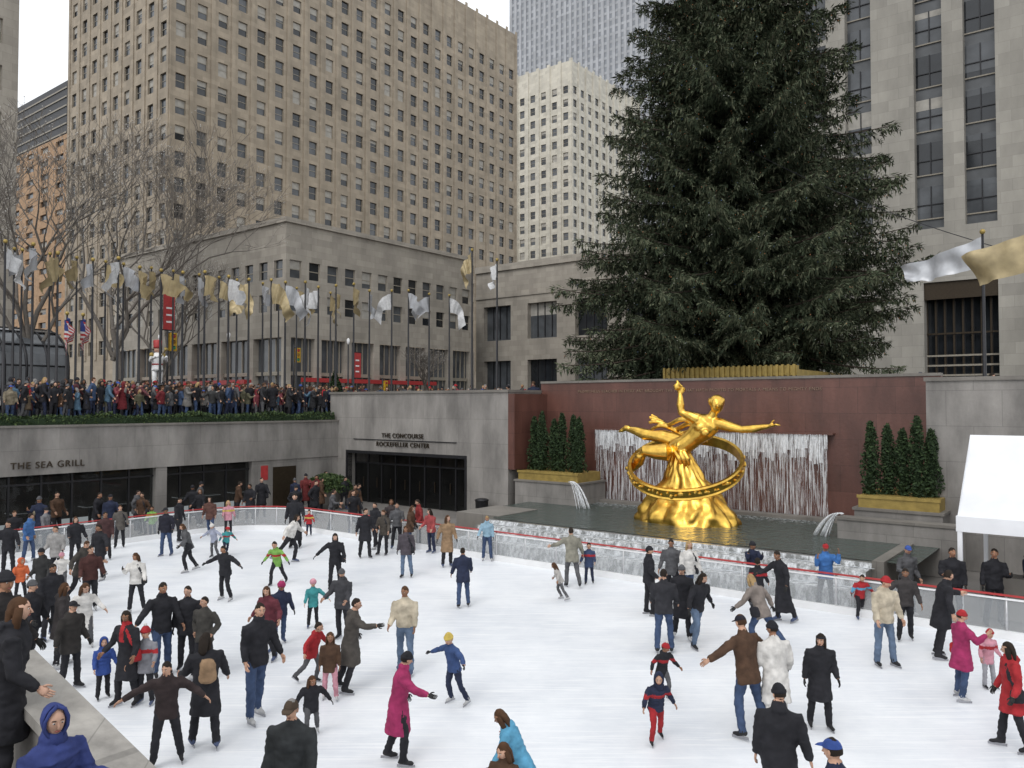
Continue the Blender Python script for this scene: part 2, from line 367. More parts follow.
PEOPLE=[
(MN,256,720,1.86,130,'stand','jacket',BK,JN,'hair','dk',BK,{}),
(WN,205,748,1.66,330,'stand','coat',BK,BK,'hair','dk',TN,dict(pack=True,long=True)),
(CH,166,768,1.5,160,'wide','jacket',(0.035,0.025,0.025),BK,'hair','dk',BK,{}),
(MN,291,862,1.76,185,'stand','jacket',(0.03,0.033,0.035),BK,'cap','gr',(0.07,0.05,0.035),{}),
(WN,398,764,1.55,85,'reach','coat',MG,BK,'beanie','dk',BK,{}),
(CH,520,826,1.42,275,'wobble','puffy',SB,BK,'hair','br',BK,dict(long=True)),
(CH,504,852,1.22,200,'stand','jacket',BR,BK,'hair','br',BK,dict(long=True)),
(MN,780,838,1.72,20,'stand','puffy',BK,BK,'beanie','dk',BK,{}),
(MN,838,925,1.76,300,'stand','jacket',NV,JN,'cap','dk',BL,{}),
(MN,748,736,1.8,330,'wide','jacket',BR,JN,'cap','br',(0.02,0.02,0.03),{}),
(WN,776,735,1.68,350,'stand','coat',WH,WH,'beanie','dk',BK,{}),
(WN,820,730,1.5,185,'stand','coat',BK,BK,'band','dk',BK,dict(long=True)),
(CH,656,744,1.12,170,'glide','puffy',NV,RD,'hood','dk',BK,{}),
(CH,662,700,1.0,150,'glide','jacket',BK,GY,'pom','dk',RD,{}),
(MN,664,652,1.66,10,'stand','jacket',(0.03,0.03,0.035),JN,'hair','dk',BK,{}),
(WN,682,640,1.6,190,'stand','coat',BK,BK,'beanie','dk',GY,{}),
(WN,697,648,1.62,150,'push','jacket',BK,LJ,'hair','dk',BK,dict(long=True)),
(WN,762,652,1.62,320,'push','jacket',(0.2,0.17,0.15),JN,'hair','bl',BK,dict(long=True)),
(MN,649,615,1.62,90,'stand','jacket',BK,BK,'beanie','dk',BK,{}),
(MN,672,603,1.62,200,'stand','jacket',GY,BK,'hair','dk',BK,{}),
(WN,688,606,1.62,160,'stand','jacket',WH,JN,'hair','bl',BK,dict(long=True)),
(MN,405,673,1.62,185,'stand','sweater',CR,LJ,'hair','br',BK,{}),
(CH,454,706,1.25,225,'wide','jacket',(0.04,0.07,0.17),NV,'beanie','bl',YE,{}),
(CH,312,684,1.15,110,'glide','jacket',RD,GY,'hair','dk',BK,{}),
(MN,350,692,1.62,80,'reach','coat',(0.07,0.062,0.055),BK,'hair','dk',BK,{}),
(CH,330,700,1.15,170,'stand','jacket',BR,PK,'hair','br',BK,dict(long=True)),
(CH,311,738,1.0,160,'glide','jacket',BK,GY,'hair','br',BK,dict(long=True)),
(MN,204,680,1.5,200,'pockets','jacket',(0.05,0.047,0.042),BK,'hair','dk',BK,{}),
(MN,161,676,1.72,140,'hold','jacket',BK,JN,'hair','dk',BK,{}),
(MN,187,672,1.6,170,'stand','jacket',BK,BK,'hair','dk',BK,{}),
(WN,127,706,1.58,200,'stand','coat',BK,BK,'hair','dk',RD,dict(scarf=True,long=True)),
(CH,145,705,1.3,180,'stand','jacket',(0.2,0.2,0.22),BK,'pom','dk',RD,{}),
(CH,103,700,1.05,140,'stand','puffy',BL,BK,'hood','dk',BL,{}),
(WN,84,648,1.4,150,'glide','coat',WH,GY,'hair','br',BK,dict(long=True)),
(MN,50,640,1.62,120,'stand','jacket',BK,BK,'hair','dk',BK,{}),
(MN,70,690,1.55,110,'stand','jacket',(0.03,0.027,0.025),BK,'cap','dk',BK,{}),
(MN,42,610,1.5,190,'stand','jacket',(0.03,0.03,0.03),BK,'beanie','dk',BK,{}),
(CH,20,600,1.08,130,'stand','puffy',OR,BK,'hood','br',BK,{}),
(WN,136,613,1.45,180,'talk','jacket',WH,BK,'hair','br',BK,dict(long=True)),
(CH,225,601,1.42,200,'wide','jacket',BK,BK,'hair','dk',BK,{}),
(MN,90,612,1.6,150,'stand','jacket',(0.06,0.025,0.022),BK,'hair','dk',BK,{}),
(CH,313,628,1.1,170,'hold','jacket',TL,BK,'helmet','br',PK,{}),
(CH,277,585,1.3,190,'glide','jacket',GN,BK,'hair','dk',BK,{}),
(WN,290,563,1.6,90,'push','sweater',WH,BK,'hair','dk',BK,dict(long=True)),
(WN,335,590,1.55,170,'hold','jacket',BK,BK,'hair','dk',BK,dict(long=True)),
(MN,342,640,1.5,200,'stand','jacket',(0.05,0.05,0.055),BK,'beanie','dk',GY,{}),
(CH,280,645,1.35,150,'stand','jacket',NV,JN,'pom','dk',MG,{}),
(WN,270,660,1.5,200,'glide','jacket',(0.12,0.03,0.04),BK,'hair','br',BK,dict(long=True)),
(WN,406,578,1.5,190,'stand','jacket',(0.07,0.06,0.07),LJ,'hair','br',BK,dict(long=True)),
(WN,447,567,1.6,160,'stand','coat',TN,BK,'hair','br',BK,dict(long=True)),
(MN,463,607,1.45,350,'stand','jacket',NV,JN,'hair','dk',BK,{}),
(MN,487,561,1.45,180,'stand','sweater',(0.25,0.38,0.47),JN,'hair','bl',BK,{}),
(CH,560,600,1.0,280,'push','jacket',(0.4,0.38,0.36),GY,'hair','br',BK,dict(long=True)),
(MN,572,587,1.62,350,'hold','jacket',(0.22,0.21,0.17),GY,'hair','dk',BK,{}),
(CH,589,584,1.15,190,'stand','jacket',(0.04,0.06,0.12),NV,'hair','dk',BK,{}),
(MN,365,558,1.62,150,'stand','coat',BK,BK,'hair','dk',BK,{}),
(WN,384,555,1.5,200,'stand','jacket',(0.07,0.06,0.05),BK,'hair','br',BK,{}),
(MN,397,549,1.6,180,'talk','jacket',GY,BK,'hair','dk',BK,{}),
(WN,410,551,1.55,100,'stand','jacket',BR,JN,'hair','br',BK,dict(long=True)),
(MN,420,546,1.65,250,'stand','jacket',(0.22,0.03,0.03),BK,'hair','dk',BK,{}),
(WN,431,553,1.5,220,'stand','jacket',(0.3,0.06,0.06),NV,'hair','dk',BK,dict(long=True)),
(MN,375,549,1.6,220,'stand','jacket',BK,BK,'hair','dk',BK,{}),
(WN,391,544,1.6,160,'talk','jacket',(.05,.04,.04),BK,'hair','br',BK,dict(long=True)),
(MN,752,592,1.35,170,'photo','jacket',NV,BK,'beanie','dk',BK,{}),
(MN,783,622,1.66,250,'reach','longcoat',BK,BK,'hair','dk',BK,{}),
(MN,826,609,1.6,190,'photo','jacket',(0.05,0.15,0.38),GY,'cap','dk',RD,dict(pack=True)),
(CH,860,618,1.1,180,'glide','jacket',RD,BK,'hair','dk',BK,{}),
(WN,884,666,1.72,170,'stand','jacket',CR,LJ,'beanie','dk',RD,{}),
(WN,906,642,1.55,200,'hold','jacket',(0.05,0.045,0.045),BK,'hair','dk',RD,dict(pack=True)),
(MN,942,658,1.74,100,'reach','coat',BK,BK,'hair','dk',BK,{}),
(WN,962,700,1.5,90,'talk','coat',MG,JN,'beanie','dk',RD,{}),
(CH,988,688,1.05,170,'stand','jacket',PK,(0.3,0.3,0.32),'beanie','dk',RD,{}),
(WN,1013,750,1.55,280,'stand','coat',RD,BK,'hair','dk',BK,dict(long=True)),
(MN,28,562,1.55,90,'stand','jacket',(0.05,0.12,0.28),JN,'hair','dk',BK,{}),
(WN,14,556,1.5,150,'stand','coat',BK,BK,'hair','br',BK,{}),
(MN,56,580,1.55,180,'stand','jacket',(0.28,0.27,0.26),BK,'hair','dk',BK,{}),
(WN,75,565,1.5,140,'stand','jacket',BK,BK,'hair','br',BK,dict(long=True)),
(MN,100,580,1.6,200,'hold','jacket',BK,BK,'hair','dk',BK,{}),
(WN,120,548,1.5,160,'stand','jacket',(0.1,0.09,0.08),BK,'hair','br',BK,{}),
(CH,152,538,1.2,170,'stand','jacket',GN,NV,'hair','dk',BK,{}),
(MN,166,556,1.6,190,'stand','jacket',(0.02,0.02,0.03),JN,'cap','dk',BK,{}),
(WN,188,572,1.5,240,'glide','jacket',GY,BK,'hair','br',BK,dict(long=True)),
(MN,178,542,1.6,100,'stand','jacket',BK,BK,'hair','dk',BK,{}),
(WN,210,536,1.5,180,'stand','jacket',(0.1,0.05,0.04),JN,'hair','dk',BK,dict(long=True)),
(CH,228,534,1.3,160,'stand','jacket',PK,BK,'hair','bl',BK,dict(long=True)),
(CH,214,558,1.15,200,'wide','jacket',(0.3,0.32,0.4),GY,'pom','dk',WH,{}),
(CH,226,556,1.0,140,'glide','jacket',TL,NV,'helmet','dk',RD,{}),
(MN,295,548,1.9,180,'stand','longcoat',BK,BK,'hair','dk',BK,{}),
(CH,309,536,1.0,170,'stand','jacket',RD,NV,'hair','dk',BK,{}),
(WN,200,527,1.55,190,'stand','jacket',BK,BK,'hair','br',BK,dict(long=True)),
(MN,758,612,1.3,20,'stand','jacket',BK,BK,'hair','dk',BK,{}),
(WN,60,668,1.6,60,'stand','coat',(.04,.035,.035),BK,'hair','br',BK,dict(long=True)),
(MN,30,672,1.7,100,'stand','jacket',BK,BK,'beanie','dk',GY,{}),
(MN,80,602,1.6,100,'glide','jacket',(.05,.045,.04),BK,'hair','br',BK,{}),
(WN,105,560,1.55,160,'stand','jacket',(.06,.03,.03),BK,'hair','dk',BK,{}),
(MN,8,575,1.6,160,'stand','jacket',BK,BK,'hair','dk',BK,{}),
(WN,45,552,1.5,100,'stand','jacket',(.16,.16,.17),BK,'beanie','dk',BK,{}),
(CH,62,592,1.1,160,'glide','jacket',WH,GY,'pom','dk',PK,{}),
]
for (k,px,py,h,hd_,po,st,j,t,he,ha,ac,kw) in PEOPLE:
    put_person(k,px,py,h,hd_,po,st,j,t,he,ha,ac,z=ICE,**kw)
SPX=[('woman_spectator',(-4.4,7.0),1.72,60,'stand','coat',BK,BK,'hair','br',BK,1.66,dict(long=True,scarf=True)),
('child_spectator',(-3.28,5.75),1.62,115,'talk','puffy',(0.035,0.05,0.17),BK,'hood','dk',BK,1.3,dict(headturn=-10)),
('child_spectator',(-3.72,5.45),1.45,80,'stand','puffy',(0.05,0.24,0.40),BK,'hood','dk',BK,1.3,{}),
('child_spectator',(-2.95,5.2),1.35,120,'stand','puffy',(0.02,0.02,0.022),BK,'hood','dk',BK,1.3,{}),
('man_spectator',(-5.2,8.2),1.7,90,'stand','jacket',(0.025,0.022,0.022),BK,'beanie','dk',BK,1.66,{}),
('woman_spectator',(-5.0,7.5),1.6,70,'stand','coat',(0.03,0.028,0.03),BK,'hair','dk',BK,1.66,dict(long=True))]
for (k,xy,h,hd_,po,st,j,t,he,ha,ac,z,kw) in SPX:
    put_person(k,0,0,h,hd_,po,st,j,t,he,ha,ac,z=z,xy=xy,skates=False,vox=.016,**kw)
for (s,t,h,hd_,j,he,ac) in [(-3.4,20.9,1.75,200,BK,'hair',BK),(-2.6,21.2,1.78,190,BK,'hair',BK),(-4.4,21.0,1.7,170,GY,'cap',BL),(-2.0,22.4,1.75,150,NV,'hair',BK)]:
    w=W(s,t); put_person('man_spectator',0,0,h,hd_,'talk','jacket',j,BK,he,'dk',ac,z=0.02,xy=(w[0],w[1]),skates=False)
for i in range(30):
    if i<20: s=R.uniform(-33,-29.8); t=R.uniform(9,26)
    else: s=R.uniform(-32,-24); t=R.uniform(21,26)
    w=W(s,t)
    put_person(R.choice(['man_spectator','woman_spectator']),0,0,R.uniform(1.55,1.8),R.uniform(60,200),R.choice(['stand','talk','pockets']),R.choice(['jacket','coat']),R.choice([BK,NV,GY,BR,BK,BK,KH,(.15,.03,.03),BK]),BK,R.choice(['hair','beanie','hair']),'dk',R.choice([BK,GY,BK]),z=0.02,xy=(w[0],w[1]),skates=False,vox=0.03)
print('people',time.time()-T0)
# ------------------------------------------------- crowd on plaza (instances)
crowd=empty('crowd'); PZ=4.42
variants=[]
for i in range(14):
    m=build_person(1.72,['stand','talk','pockets','photo','stand','hold'][i%6],['jacket','coat','puffy','jacket'][i%4],['hair','beanie','hair','cap','hair','hood','hair'][i%7],long=(i%3==0),vox=0.035,skates=False,seed=900+i,scarf=i%4==1,detail=False)
    variants.append(m.mesh('crowd_person_mesh',person_mats(BK,BK,'dk',BK)))
D1=(0.03,0.03,0.033)
cols=[BK,BK,D1,D1,BK,NV,D1,GY,BR,(0.14,0.02,0.025),OL,(0.12,0.09,0.06),(0.05,0.025,0.025),(0.35,0.34,0.32),KH,(0.05,0.08,0.15),(0.10,0.035,0.04),(0.16,0.15,0.14),GY,BK,BK,(0.05,.05,.05),D1,D1,(.20,.05,.06),(.08,.14,.2),D1,BK]
def crowd_person(s,t,z,hdg,sc_=None):
    me=R.choice(variants); o=bpy.data.objects.new('figure',me); sc.collection.objects.link(o); o.parent=crowd
    o.location=W(s,t,z); k=sc_ or R.uniform(0.78,1.07); o.scale=(k*R.uniform(.95,1.1),k*R.uniform(.95,1.1),k); o.rotation_euler=(0,0,math.radians(hdg))
    ms=person_mats(R.choice(cols),R.choice([BK,JN,GY,NV]),R.choice(['dk','dk','br','br','bl','gr']),R.choice([RD,BK,BK,GY,GY,BL,BR]),skin=R.choice([SKIN,(0.55,0.34,0.25),(0.3,0.16,0.1)]))
    for i in (0,1,2,3,5):
        o.material_slots[i].link='OBJECT'; o.material_slots[i].material=ms[i]
for i in range(520):
    s=-34.75-abs(R.gauss(0,2.6)); t=R.uniform(9,31)
    crowd_person(s,t,PZ,R.uniform(-130,-60)+ (0 if R.random()<0.7 else R.uniform(-180,180)))
for i in range(90):
    crowd_person(R.uniform(-37,-22),R.uniform(31.6,37),PZ,R.uniform(-240,-120))
for i in range(10):
    crowd_person(R.uniform(-7,0),R.uniform(31.4,34),PZ,R.uniform(-240,-120))
for i in range(130):
    crowd_person(R.uniform(-62,-41),R.uniform(12,50),PZ,R.uniform(0,360))
print('crowd',time.time()-T0)
# ------------------------------------------------- statue
def statue():
    s0=s_at(685,26.7); t0=26.7
    mb=MB(False)
    def P(a,c,b=0.0): return (a,-b,c)
    # reclining torso, leaning from lower left (hips) to upper right (shoulders)
    mb.tube([P(-0.45,3.42,.12),P(-0.15,3.47,.14),P(0.12,3.62,.15),P(0.42,3.86,.15),P(0.74,4.15,.14),P(0.96,4.40,.12),P(1.08,4.55,.1)],[(.26,.28),(.36,.37),(.34,.34),(.31,.35),(.37,.46),(.34,.46),(.16,.2)],0,14,side=(0,1,0))
    mb.tube([P(1.02,4.48,.1),P(1.2,4.80,.12)],[.18,.15],0,10)
    mb.ball(P(1.28,5.0,.15),(.23,.24,.30),0,14,10)
    mb.ball(P(1.24,5.10,.05),(.27,.28,.27),0,12,8)
    for q in range(18):
        a=q*2.4; mb.ball(P(1.22+.24*math.cos(a)*.9,5.12+.19*math.sin(a*1.3),.04+.24*math.sin(a)),.09,0,6,5)
    mb.tube([P(1.38,5.03,.34),P(1.43,4.95,.42),P(1.39,4.91,.36)],[.04,.06,.04],0,6)
    for da in (-.16,.16):
        mb.ball(P(.86+da*.7,4.12-da*.6,.47),(.17,.09,.14),0,8,6)
    for q in range(3):
        mb.ball(P(.62-q*.16,3.98-q*.14,.43-.02*q),(.10,.05,.06),0,8,6)
    # raised arm with fire
    mb.tube([P(.80,4.42,.1),P(.58,4.52,.3),P(.34,4.62,.4),P(.08,4.74,.45),P(.04,5.0,.45),P(.02,5.25,.42),P(.0,5.42,.4)],[.2,.22,.18,.135,.145,.105,.075],0,10)
    mb.tube([P(0,5.4,.4),P(0,5.5,.4),P(0,5.58,.4)],[(.09,.06),(.13,.06),(.1,.05)],0,8)
    for q,(dx,ln) in enumerate(((-.1,.16),(-.04,.22),(.03,.22),(.09,.17))):
        mb.tube([P(dx,5.54,.4),P(dx*1.2,5.54+ln*.6,.42),P(dx*1.1,5.54+ln,.48)],[.035,.034,.028],0,6)
    mb.tube([P(.1,5.44,.4),P(.19,5.54,.43),P(.2,5.62,.47)],[.04,.035,.028],0,6)
    mb.tube([P(-.05,5.55,.52),P(-.09,5.68,.5),P(-.02,5.78,.5),P(-.07,5.9,.5)],[.1,.13,.08,.03],0,8)
    # extended arm
    mb.tube([P(1.10,4.40,.1),P(1.38,4.34,.1),P(1.78,4.24,.15),P(2.2,4.16,.2),P(2.6,4.19,.2),P(2.95,4.26,.2),P(3.15,4.29,.2)],[.18,.22,.18,.13,.14,.1,.075],0,10)
    mb.tube([P(3.12,4.29,.2),P(3.25,4.31,.2),P(3.36,4.33,.2)],[(.07,.05),(.12,.055),(.1,.05)],0,8,side=(0,1,0))
    for b,l in ((.1,.16),(.17,.2),(.24,.2),(.3,.15)):
        mb.tube([P(3.34,4.33,b),P(3.34+l*.6,4.36,b),P(3.34+l,4.31,b)],[.034,.033,.027],0,6)
    mb.tube([P(3.2,4.36,.2),P(3.28,4.46,.24),P(3.36,4.5,.25)],[.035,.034,.028],0,6)
    # far leg stretched back
    mb.tube([P(-.05,3.55,-.1),P(-.45,3.66,-.1),P(-.9,3.80,-.05),P(-1.3,3.86,.0),P(-1.65,3.9,-.02),P(-2.05,4.02,-.05),P(-2.4,4.08,-.08)],[.31,.33,.28,.2,.22,.16,.10],0,12)
    mb.tube([P(-2.32,4.12,-.06),P(-2.5,4.12,-.08),P(-2.68,4.02,-.08),P(-2.82,3.97,-.08)],[.11,.12,.09,.05],0,8)
    # near leg bent, shin hanging over ring
    mb.tube([P(-.1,3.38,.32),P(-.45,3.30,.5),P(-.9,3.30,.6),P(-1.3,3.34,.66),P(-1.47,3.14,.62),P(-1.62,2.9,.5),P(-1.85,2.66,.4)],[.32,.33,.27,.21,.2,.19,.11],0,12)
    mb.tube([P(-1.80,2.7,.4),P(-1.95,2.6,.38),P(-2.15,2.62,.38),P(-2.27,2.65,.38)],[.11,.12,.09,.05],0,8)
    # drapery streaming behind the back and legs
    for q in range(5):
        pts=[];rad=[]
        for i in range(14):
            f=i/13; a=0.5-2.15*f; c=4.20+0.20*math.sin(f*6.5+q*.8)-0.11*q+0.36*f
            pts.append(P(a,c,-.40+0.22*math.sin(f*5+q)-0.05*q)); rad.append((0.13*(1-f*.5),.05))
        mb.tube(pts,rad,0,8,side=(0,0,1))
    # small fold of drapery under the hip
    for q in range(3):
        pts=[P(-.2+.16*q,3.35,.40),P(.0+.16*q,3.08,.46),P(.05+.15*q,2.85,.44)]
        mb.tube(pts,[.11,.11,.05],0,8)
    V,FF,MM=remesh(mb,0.030,2)
    out=MB(True)
    rock=MB(False)
    n=96; NL=40
    prof=[(0.40,2.1,1.45),(0.85,1.95,1.32),(1.35,1.62,1.12),(1.85,1.22,.92),(2.4,.80,.68),(3.3,.34,.32)]
    def pr(z):
        for a,b in zip(prof[:-1],prof[1:]):
            if z<=b[0]: f=(z-a[0])/(b[0]-a[0]); return a[1]+(b[1]-a[1])*f,a[2]+(b[2]-a[2])*f
        return prof[-1][1:]
    for li in range(NL):
        z=.4+2.9*li/(NL-1); ra,rb=pr(z)
        for j in range(n):
            a=2*math.pi*j/n; q=Vector((math.cos(a)*2.6,math.sin(a)*2.6,z*1.3))
            k=1+.16*abs(noise.noise(q))*2-.10+.06*noise.noise(q*2.7)+.025*noise.noise(q*7)
            rock.V.append((ra*k*math.cos(a)-.12*(z>2)*(z-2),rb*k*math.sin(a),z))
    for li in range(NL-1):
        for j in range(n):
            a=li*n+j; b=li*n+(j+1)%n; rock.F.append((a,b,b+n,a+n)); rock.M.append(0); rock.S.append(True)
    rock.F.append(tuple((NL-1)*n+j for j in range(n))); rock.M.append(0); rock.S.append(True)
    rg=random.Random(4)
    ring=MB(False); n=72; Rr=1.98
    T=Matrix.Translation((0.0,0,2.82))@Matrix.Rotation(math.radians(7),4,'Y')@Matrix.Rotation(math.radians(25),4,'X')
    for i in range(n):
        a=2*math.pi*i/n
        for (dr,dz) in ((-.05,-.2),(.05,-.22),(.09,-.17),(.05,-.12),(.05,.12),(.09,.17),(.05,.22),(-.05,.2)):
            rr_=Rr+dr
            ring.V.append(tuple(T@Vector((rr_*math.cos(a),rr_*math.sin(a),dz))))
    for i in range(n):
        for j in range(8):
            a=i*8+j; b=i*8+(j+1)%8; c=((i+1)%n)*8+(j+1)%8; d=((i+1)%n)*8+j
            ring.F.append((a,b,c,d)); ring.M.append(0); ring.S.append(False)
    for i in range(70):
        a=2*math.pi*(i+rg.uniform(-.4,.4))/70; k=rg.uniform(.035,.08)
        ring.ball(tuple(T@Vector(((Rr+.06)*math.cos(a),(Rr+.06)*math.sin(a),rg.uniform(-.07,.07)))),(k*rg.uniform(.7,1.6),.05,k*rg.uniform(.6,1.4)),0,6,5)
    for (vs,fs,ms,sm) in ((V,FF,MM,True),(rock.V,rock.F,rock.M,True),(ring.V,ring.F,ring.M,False)):
        b=len(out.V); out.V.extend([(s0+p[0],t0+p[1],p[2]+0.05) for p in vs]); out.F.extend([tuple(b+i for i in f) for f in fs]); out.M.extend([0]*len(fs)); out.S.extend([sm]*len(fs))
    out.finish('gilded_prometheus_statue',[M_GOLD])
statue()
print('statue',time.time()-T0)
# ------------------------------------------------- ground and rink
SL=-33.7; TW=30.4; TC=27.9; S_R=14.0; T_N=-6.0
g=MB()
BIG=1500
g.face([(-BIG,-BIG,PZ-.03),(BIG,-BIG,PZ-.03),(BIG,T_N,PZ-.03),(-BIG,T_N,PZ-.03)],0)
g.face([(-BIG,TW+.4,PZ-.03),(BIG,TW+.4,PZ-.03),(BIG,BIG,PZ-.03),(-BIG,BIG,PZ-.03)],0)
g.face([(-BIG,T_N,PZ-.03),(SL-.4,T_N,PZ-.03),(SL-.4,TW+.4,PZ-.03),(-BIG,TW+.4,PZ-.03)],0)
g.face([(S_R,T_N,PZ-.03),(BIG,T_N,PZ-.03),(BIG,TW+.4,PZ-.03),(S_R,TW+.4,PZ-.03)],0)
g.finish('ground',[M_ASPH])
g=MB()
g.box(-66,SL-.41,-5.9,TW+.39,PZ-.2,PZ,0); g.box(-66,30,TW+.41,52,PZ-.2,PZ,0)
g.finish('plaza_pavement',[M_PAVE])
g=MB(); g.face([(SL,T_N,-.01),(S_R,T_N,-.01),(S_R,TW+.4,-.01),(SL,TW+.4,-.01)],0); g.finish('rink_surround_floor',[M_PAVE])
def ice_mat():
    m,nt,b=newmat('ice')
    tc=N(nt,'ShaderNodeTexCoord')
    nz=N(nt,'ShaderNodeTexNoise'); nz.inputs['Scale'].default_value=0.3; nz.inputs['Detail'].default_value=10; nz.inputs['Roughness'].default_value=.75
    nt.links.new(tc.outputs['Object'],nz.inputs['Vector'])
    outs=[]
    for i,(rot,sc_) in enumerate(((0.3,(0.6,14,1)),(1.2,(0.5,16,1)),(2.2,(0.7,12,1)),(0.8,(0.8,26,1)))):
        mp=N(nt,'ShaderNodeMapping'); mp.inputs['Rotation'].default_value=(0,0,rot); mp.inputs['Scale'].default_value=sc_
        n2=N(nt,'ShaderNodeTexNoise'); n2.inputs['Scale'].default_value=1.0; n2.inputs['Detail'].default_value=4; n2.inputs['Distortion'].default_value=.8
        nt.links.new(tc.outputs['Object'],mp.inputs['Vector']); nt.links.new(mp.outputs['Vector'],n2.inputs['Vector'])
        mr=N(nt,'ShaderNodeMapRange'); mr.inputs['From Min'].default_value=.58; mr.inputs['From Max'].default_value=.70
        nt.links.new(n2.outputs['Fac'],mr.inputs['Value']); outs.append(mr)
    a=N(nt,'ShaderNodeMath',operation='ADD'); nt.links.new(outs[0].outputs[0],a.inputs[0]); nt.links.new(outs[1].outputs[0],a.inputs[1])
    a2=N(nt,'ShaderNodeMath',operation='ADD',use_clamp=True); nt.links.new(a.outputs[0],a2.inputs[0]); nt.links.new(outs[2].outputs[0],a2.inputs[1])
    cr=N(nt,'ShaderNodeValToRGB'); cr.color_ramp.elements[0].position=.35; cr.color_ramp.elements[1].position=.62
    cr.color_ramp.elements[0].color=(.70,.73,.775,1); cr.color_ramp.elements[1].color=(.85,.87,.895,1)
    nt.links.new(nz.outputs['Fac'],cr.inputs['Fac'])
    mx=N(nt,'ShaderNodeMix',data_type='RGBA'); mx.inputs['B'].default_value=(.93,.94,.95,1)
    ms=N(nt,'ShaderNodeMath',operation='MULTIPLY'); ms.inputs[1].default_value=.6; nt.links.new(a2.outputs[0],ms.inputs[0])
    nt.links.new(ms.outputs[0],mx.inputs['Factor']); nt.links.new(cr.outputs['Color'],mx.inputs['A'])
    mx2=N(nt,'ShaderNodeMix',data_type='RGBA'); mx2.inputs['B'].default_value=(.60,.64,.70,1)
    ms2=N(nt,'ShaderNodeMath',operation='MULTIPLY'); ms2.inputs[1].default_value=.35; nt.links.new(outs[3].outputs[0],ms2.inputs[0])
    nt.links.new(ms2.outputs[0],mx2.inputs['Factor']); nt.links.new(mx.outputs['Result'],mx2.inputs['A'])
    nt.links.new(mx2.outputs['Result'],b.inputs['Base Color'])
    rr_=N(nt,'ShaderNodeMapRange'); rr_.inputs['To Min'].default_value=.2; rr_.inputs['To Max'].default_value=.6
    nt.links.new(nz.outputs['Fac'],rr_.inputs['Value']); nt.links.new(rr_.outputs[0],b.inputs['Roughness'])
    return m
RS0,RS1,RT0,RT1=-29.0,8.0,3.4,20.1
def rr_path(off=0.0,rad=3.2):
    s0,s1,t0,t1=RS0-off,RS1+off,RT0-off,RT1+off; r=rad+off; pts=[]
    def arc(cs,ct,a0,a1,n=6):
        for i in range(n+1):
            a=a0+(a1-a0)*i/n; pts.append((cs+r*math.cos(a),ct+r*math.sin(a)))
    arc(s1-r,t1-r,0,math.pi/2); arc(s0+r,t1-r,math.pi/2,math.pi); arc(s0+r,t0+r,math.pi,1.5*math.pi); arc(s1-r,t0+r,1.5*math.pi,2*math.pi)
    return pts
g=MB(); g.face([(p[0],p[1],ICE) for p in rr_path(0.05)],0); g.finish('ice_rink',[ice_mat()])
def transmat(name,col,fac,rough=.2,tint=(1,1,1)):
    m,nt,b=newmat(name)
    for n in list(nt.nodes): nt.nodes.remove(n)
    o_=N(nt,'ShaderNodeOutputMaterial'); tr=N(nt,'ShaderNodeBsdfTransparent'); tr.inputs[0].default_value=(*tint,1); gl=N(nt,'ShaderNodeBsdfPrincipled'); gl.inputs['Base Color'].default_value=(*col,1); gl.inputs['Roughness'].default_value=rough
    mxs=N(nt,'ShaderNodeMixShader'); mxs.inputs[0].default_value=fac
    nt.links.new(tr.outputs[0],mxs.inputs[1]); nt.links.new(gl.outputs[0],mxs.inputs[2]); nt.links.new(mxs.outputs[0],o_.inputs[0]); return m
M_CLEAR=transmat('board_panel_clear',(.65,.68,.70),.22,.15)
g=MB(); path=rr_path(0.1); path=path+[path[0]]
pts=[]
for a,b_ in zip(path[:-1],path[1:]):
    L=math.dist(a,b_); n=max(1,round(L/1.2))
    for i in range(n): pts.append((a[0]+(b_[0]-a[0])*i/n,a[1]+(b_[1]-a[1])*i/n))
pts.append(pts[0])
for a,b_ in zip(pts[:-1],pts[1:]):
    L=math.dist(a,b_); dx,dy=(b_[0]-a[0])/L,(b_[1]-a[1])/L; nx,ny=-dy,dx
    def slab(z0,z1,th,m,a=a,b_=b_):
        q=[(a[0]-nx*th,a[1]-ny*th),(b_[0]-nx*th,b_[1]-ny*th),(b_[0]+nx*th,b_[1]+ny*th),(a[0]+nx*th,a[1]+ny*th)]
        i=len(g.V); g.V.extend([(p[0],p[1],z0) for p in q]+[(p[0],p[1],z1) for p in q])
        for f in ((4,5,6,7),(0,1,5,4),(1,2,6,5),(2,3,7,6),(3,0,4,7)): g.F.append(tuple(i+k for k in f)); g.M.append(m); g.S.append(False)
    slab(0.0,.20,.05,0); slab(.20,.86,.010,2); slab(.86,.90,.03,0); slab(.94,.97,.04,1)
    g.tube([(a[0],a[1],0.0),(a[0],a[1],.95)],.026,3,6)
g.finish('rink_boards',[M_WHITE,M_REDP,M_CLEAR,simple('aluminium_post',(0.55,0.55,0.56),.4,.5)])
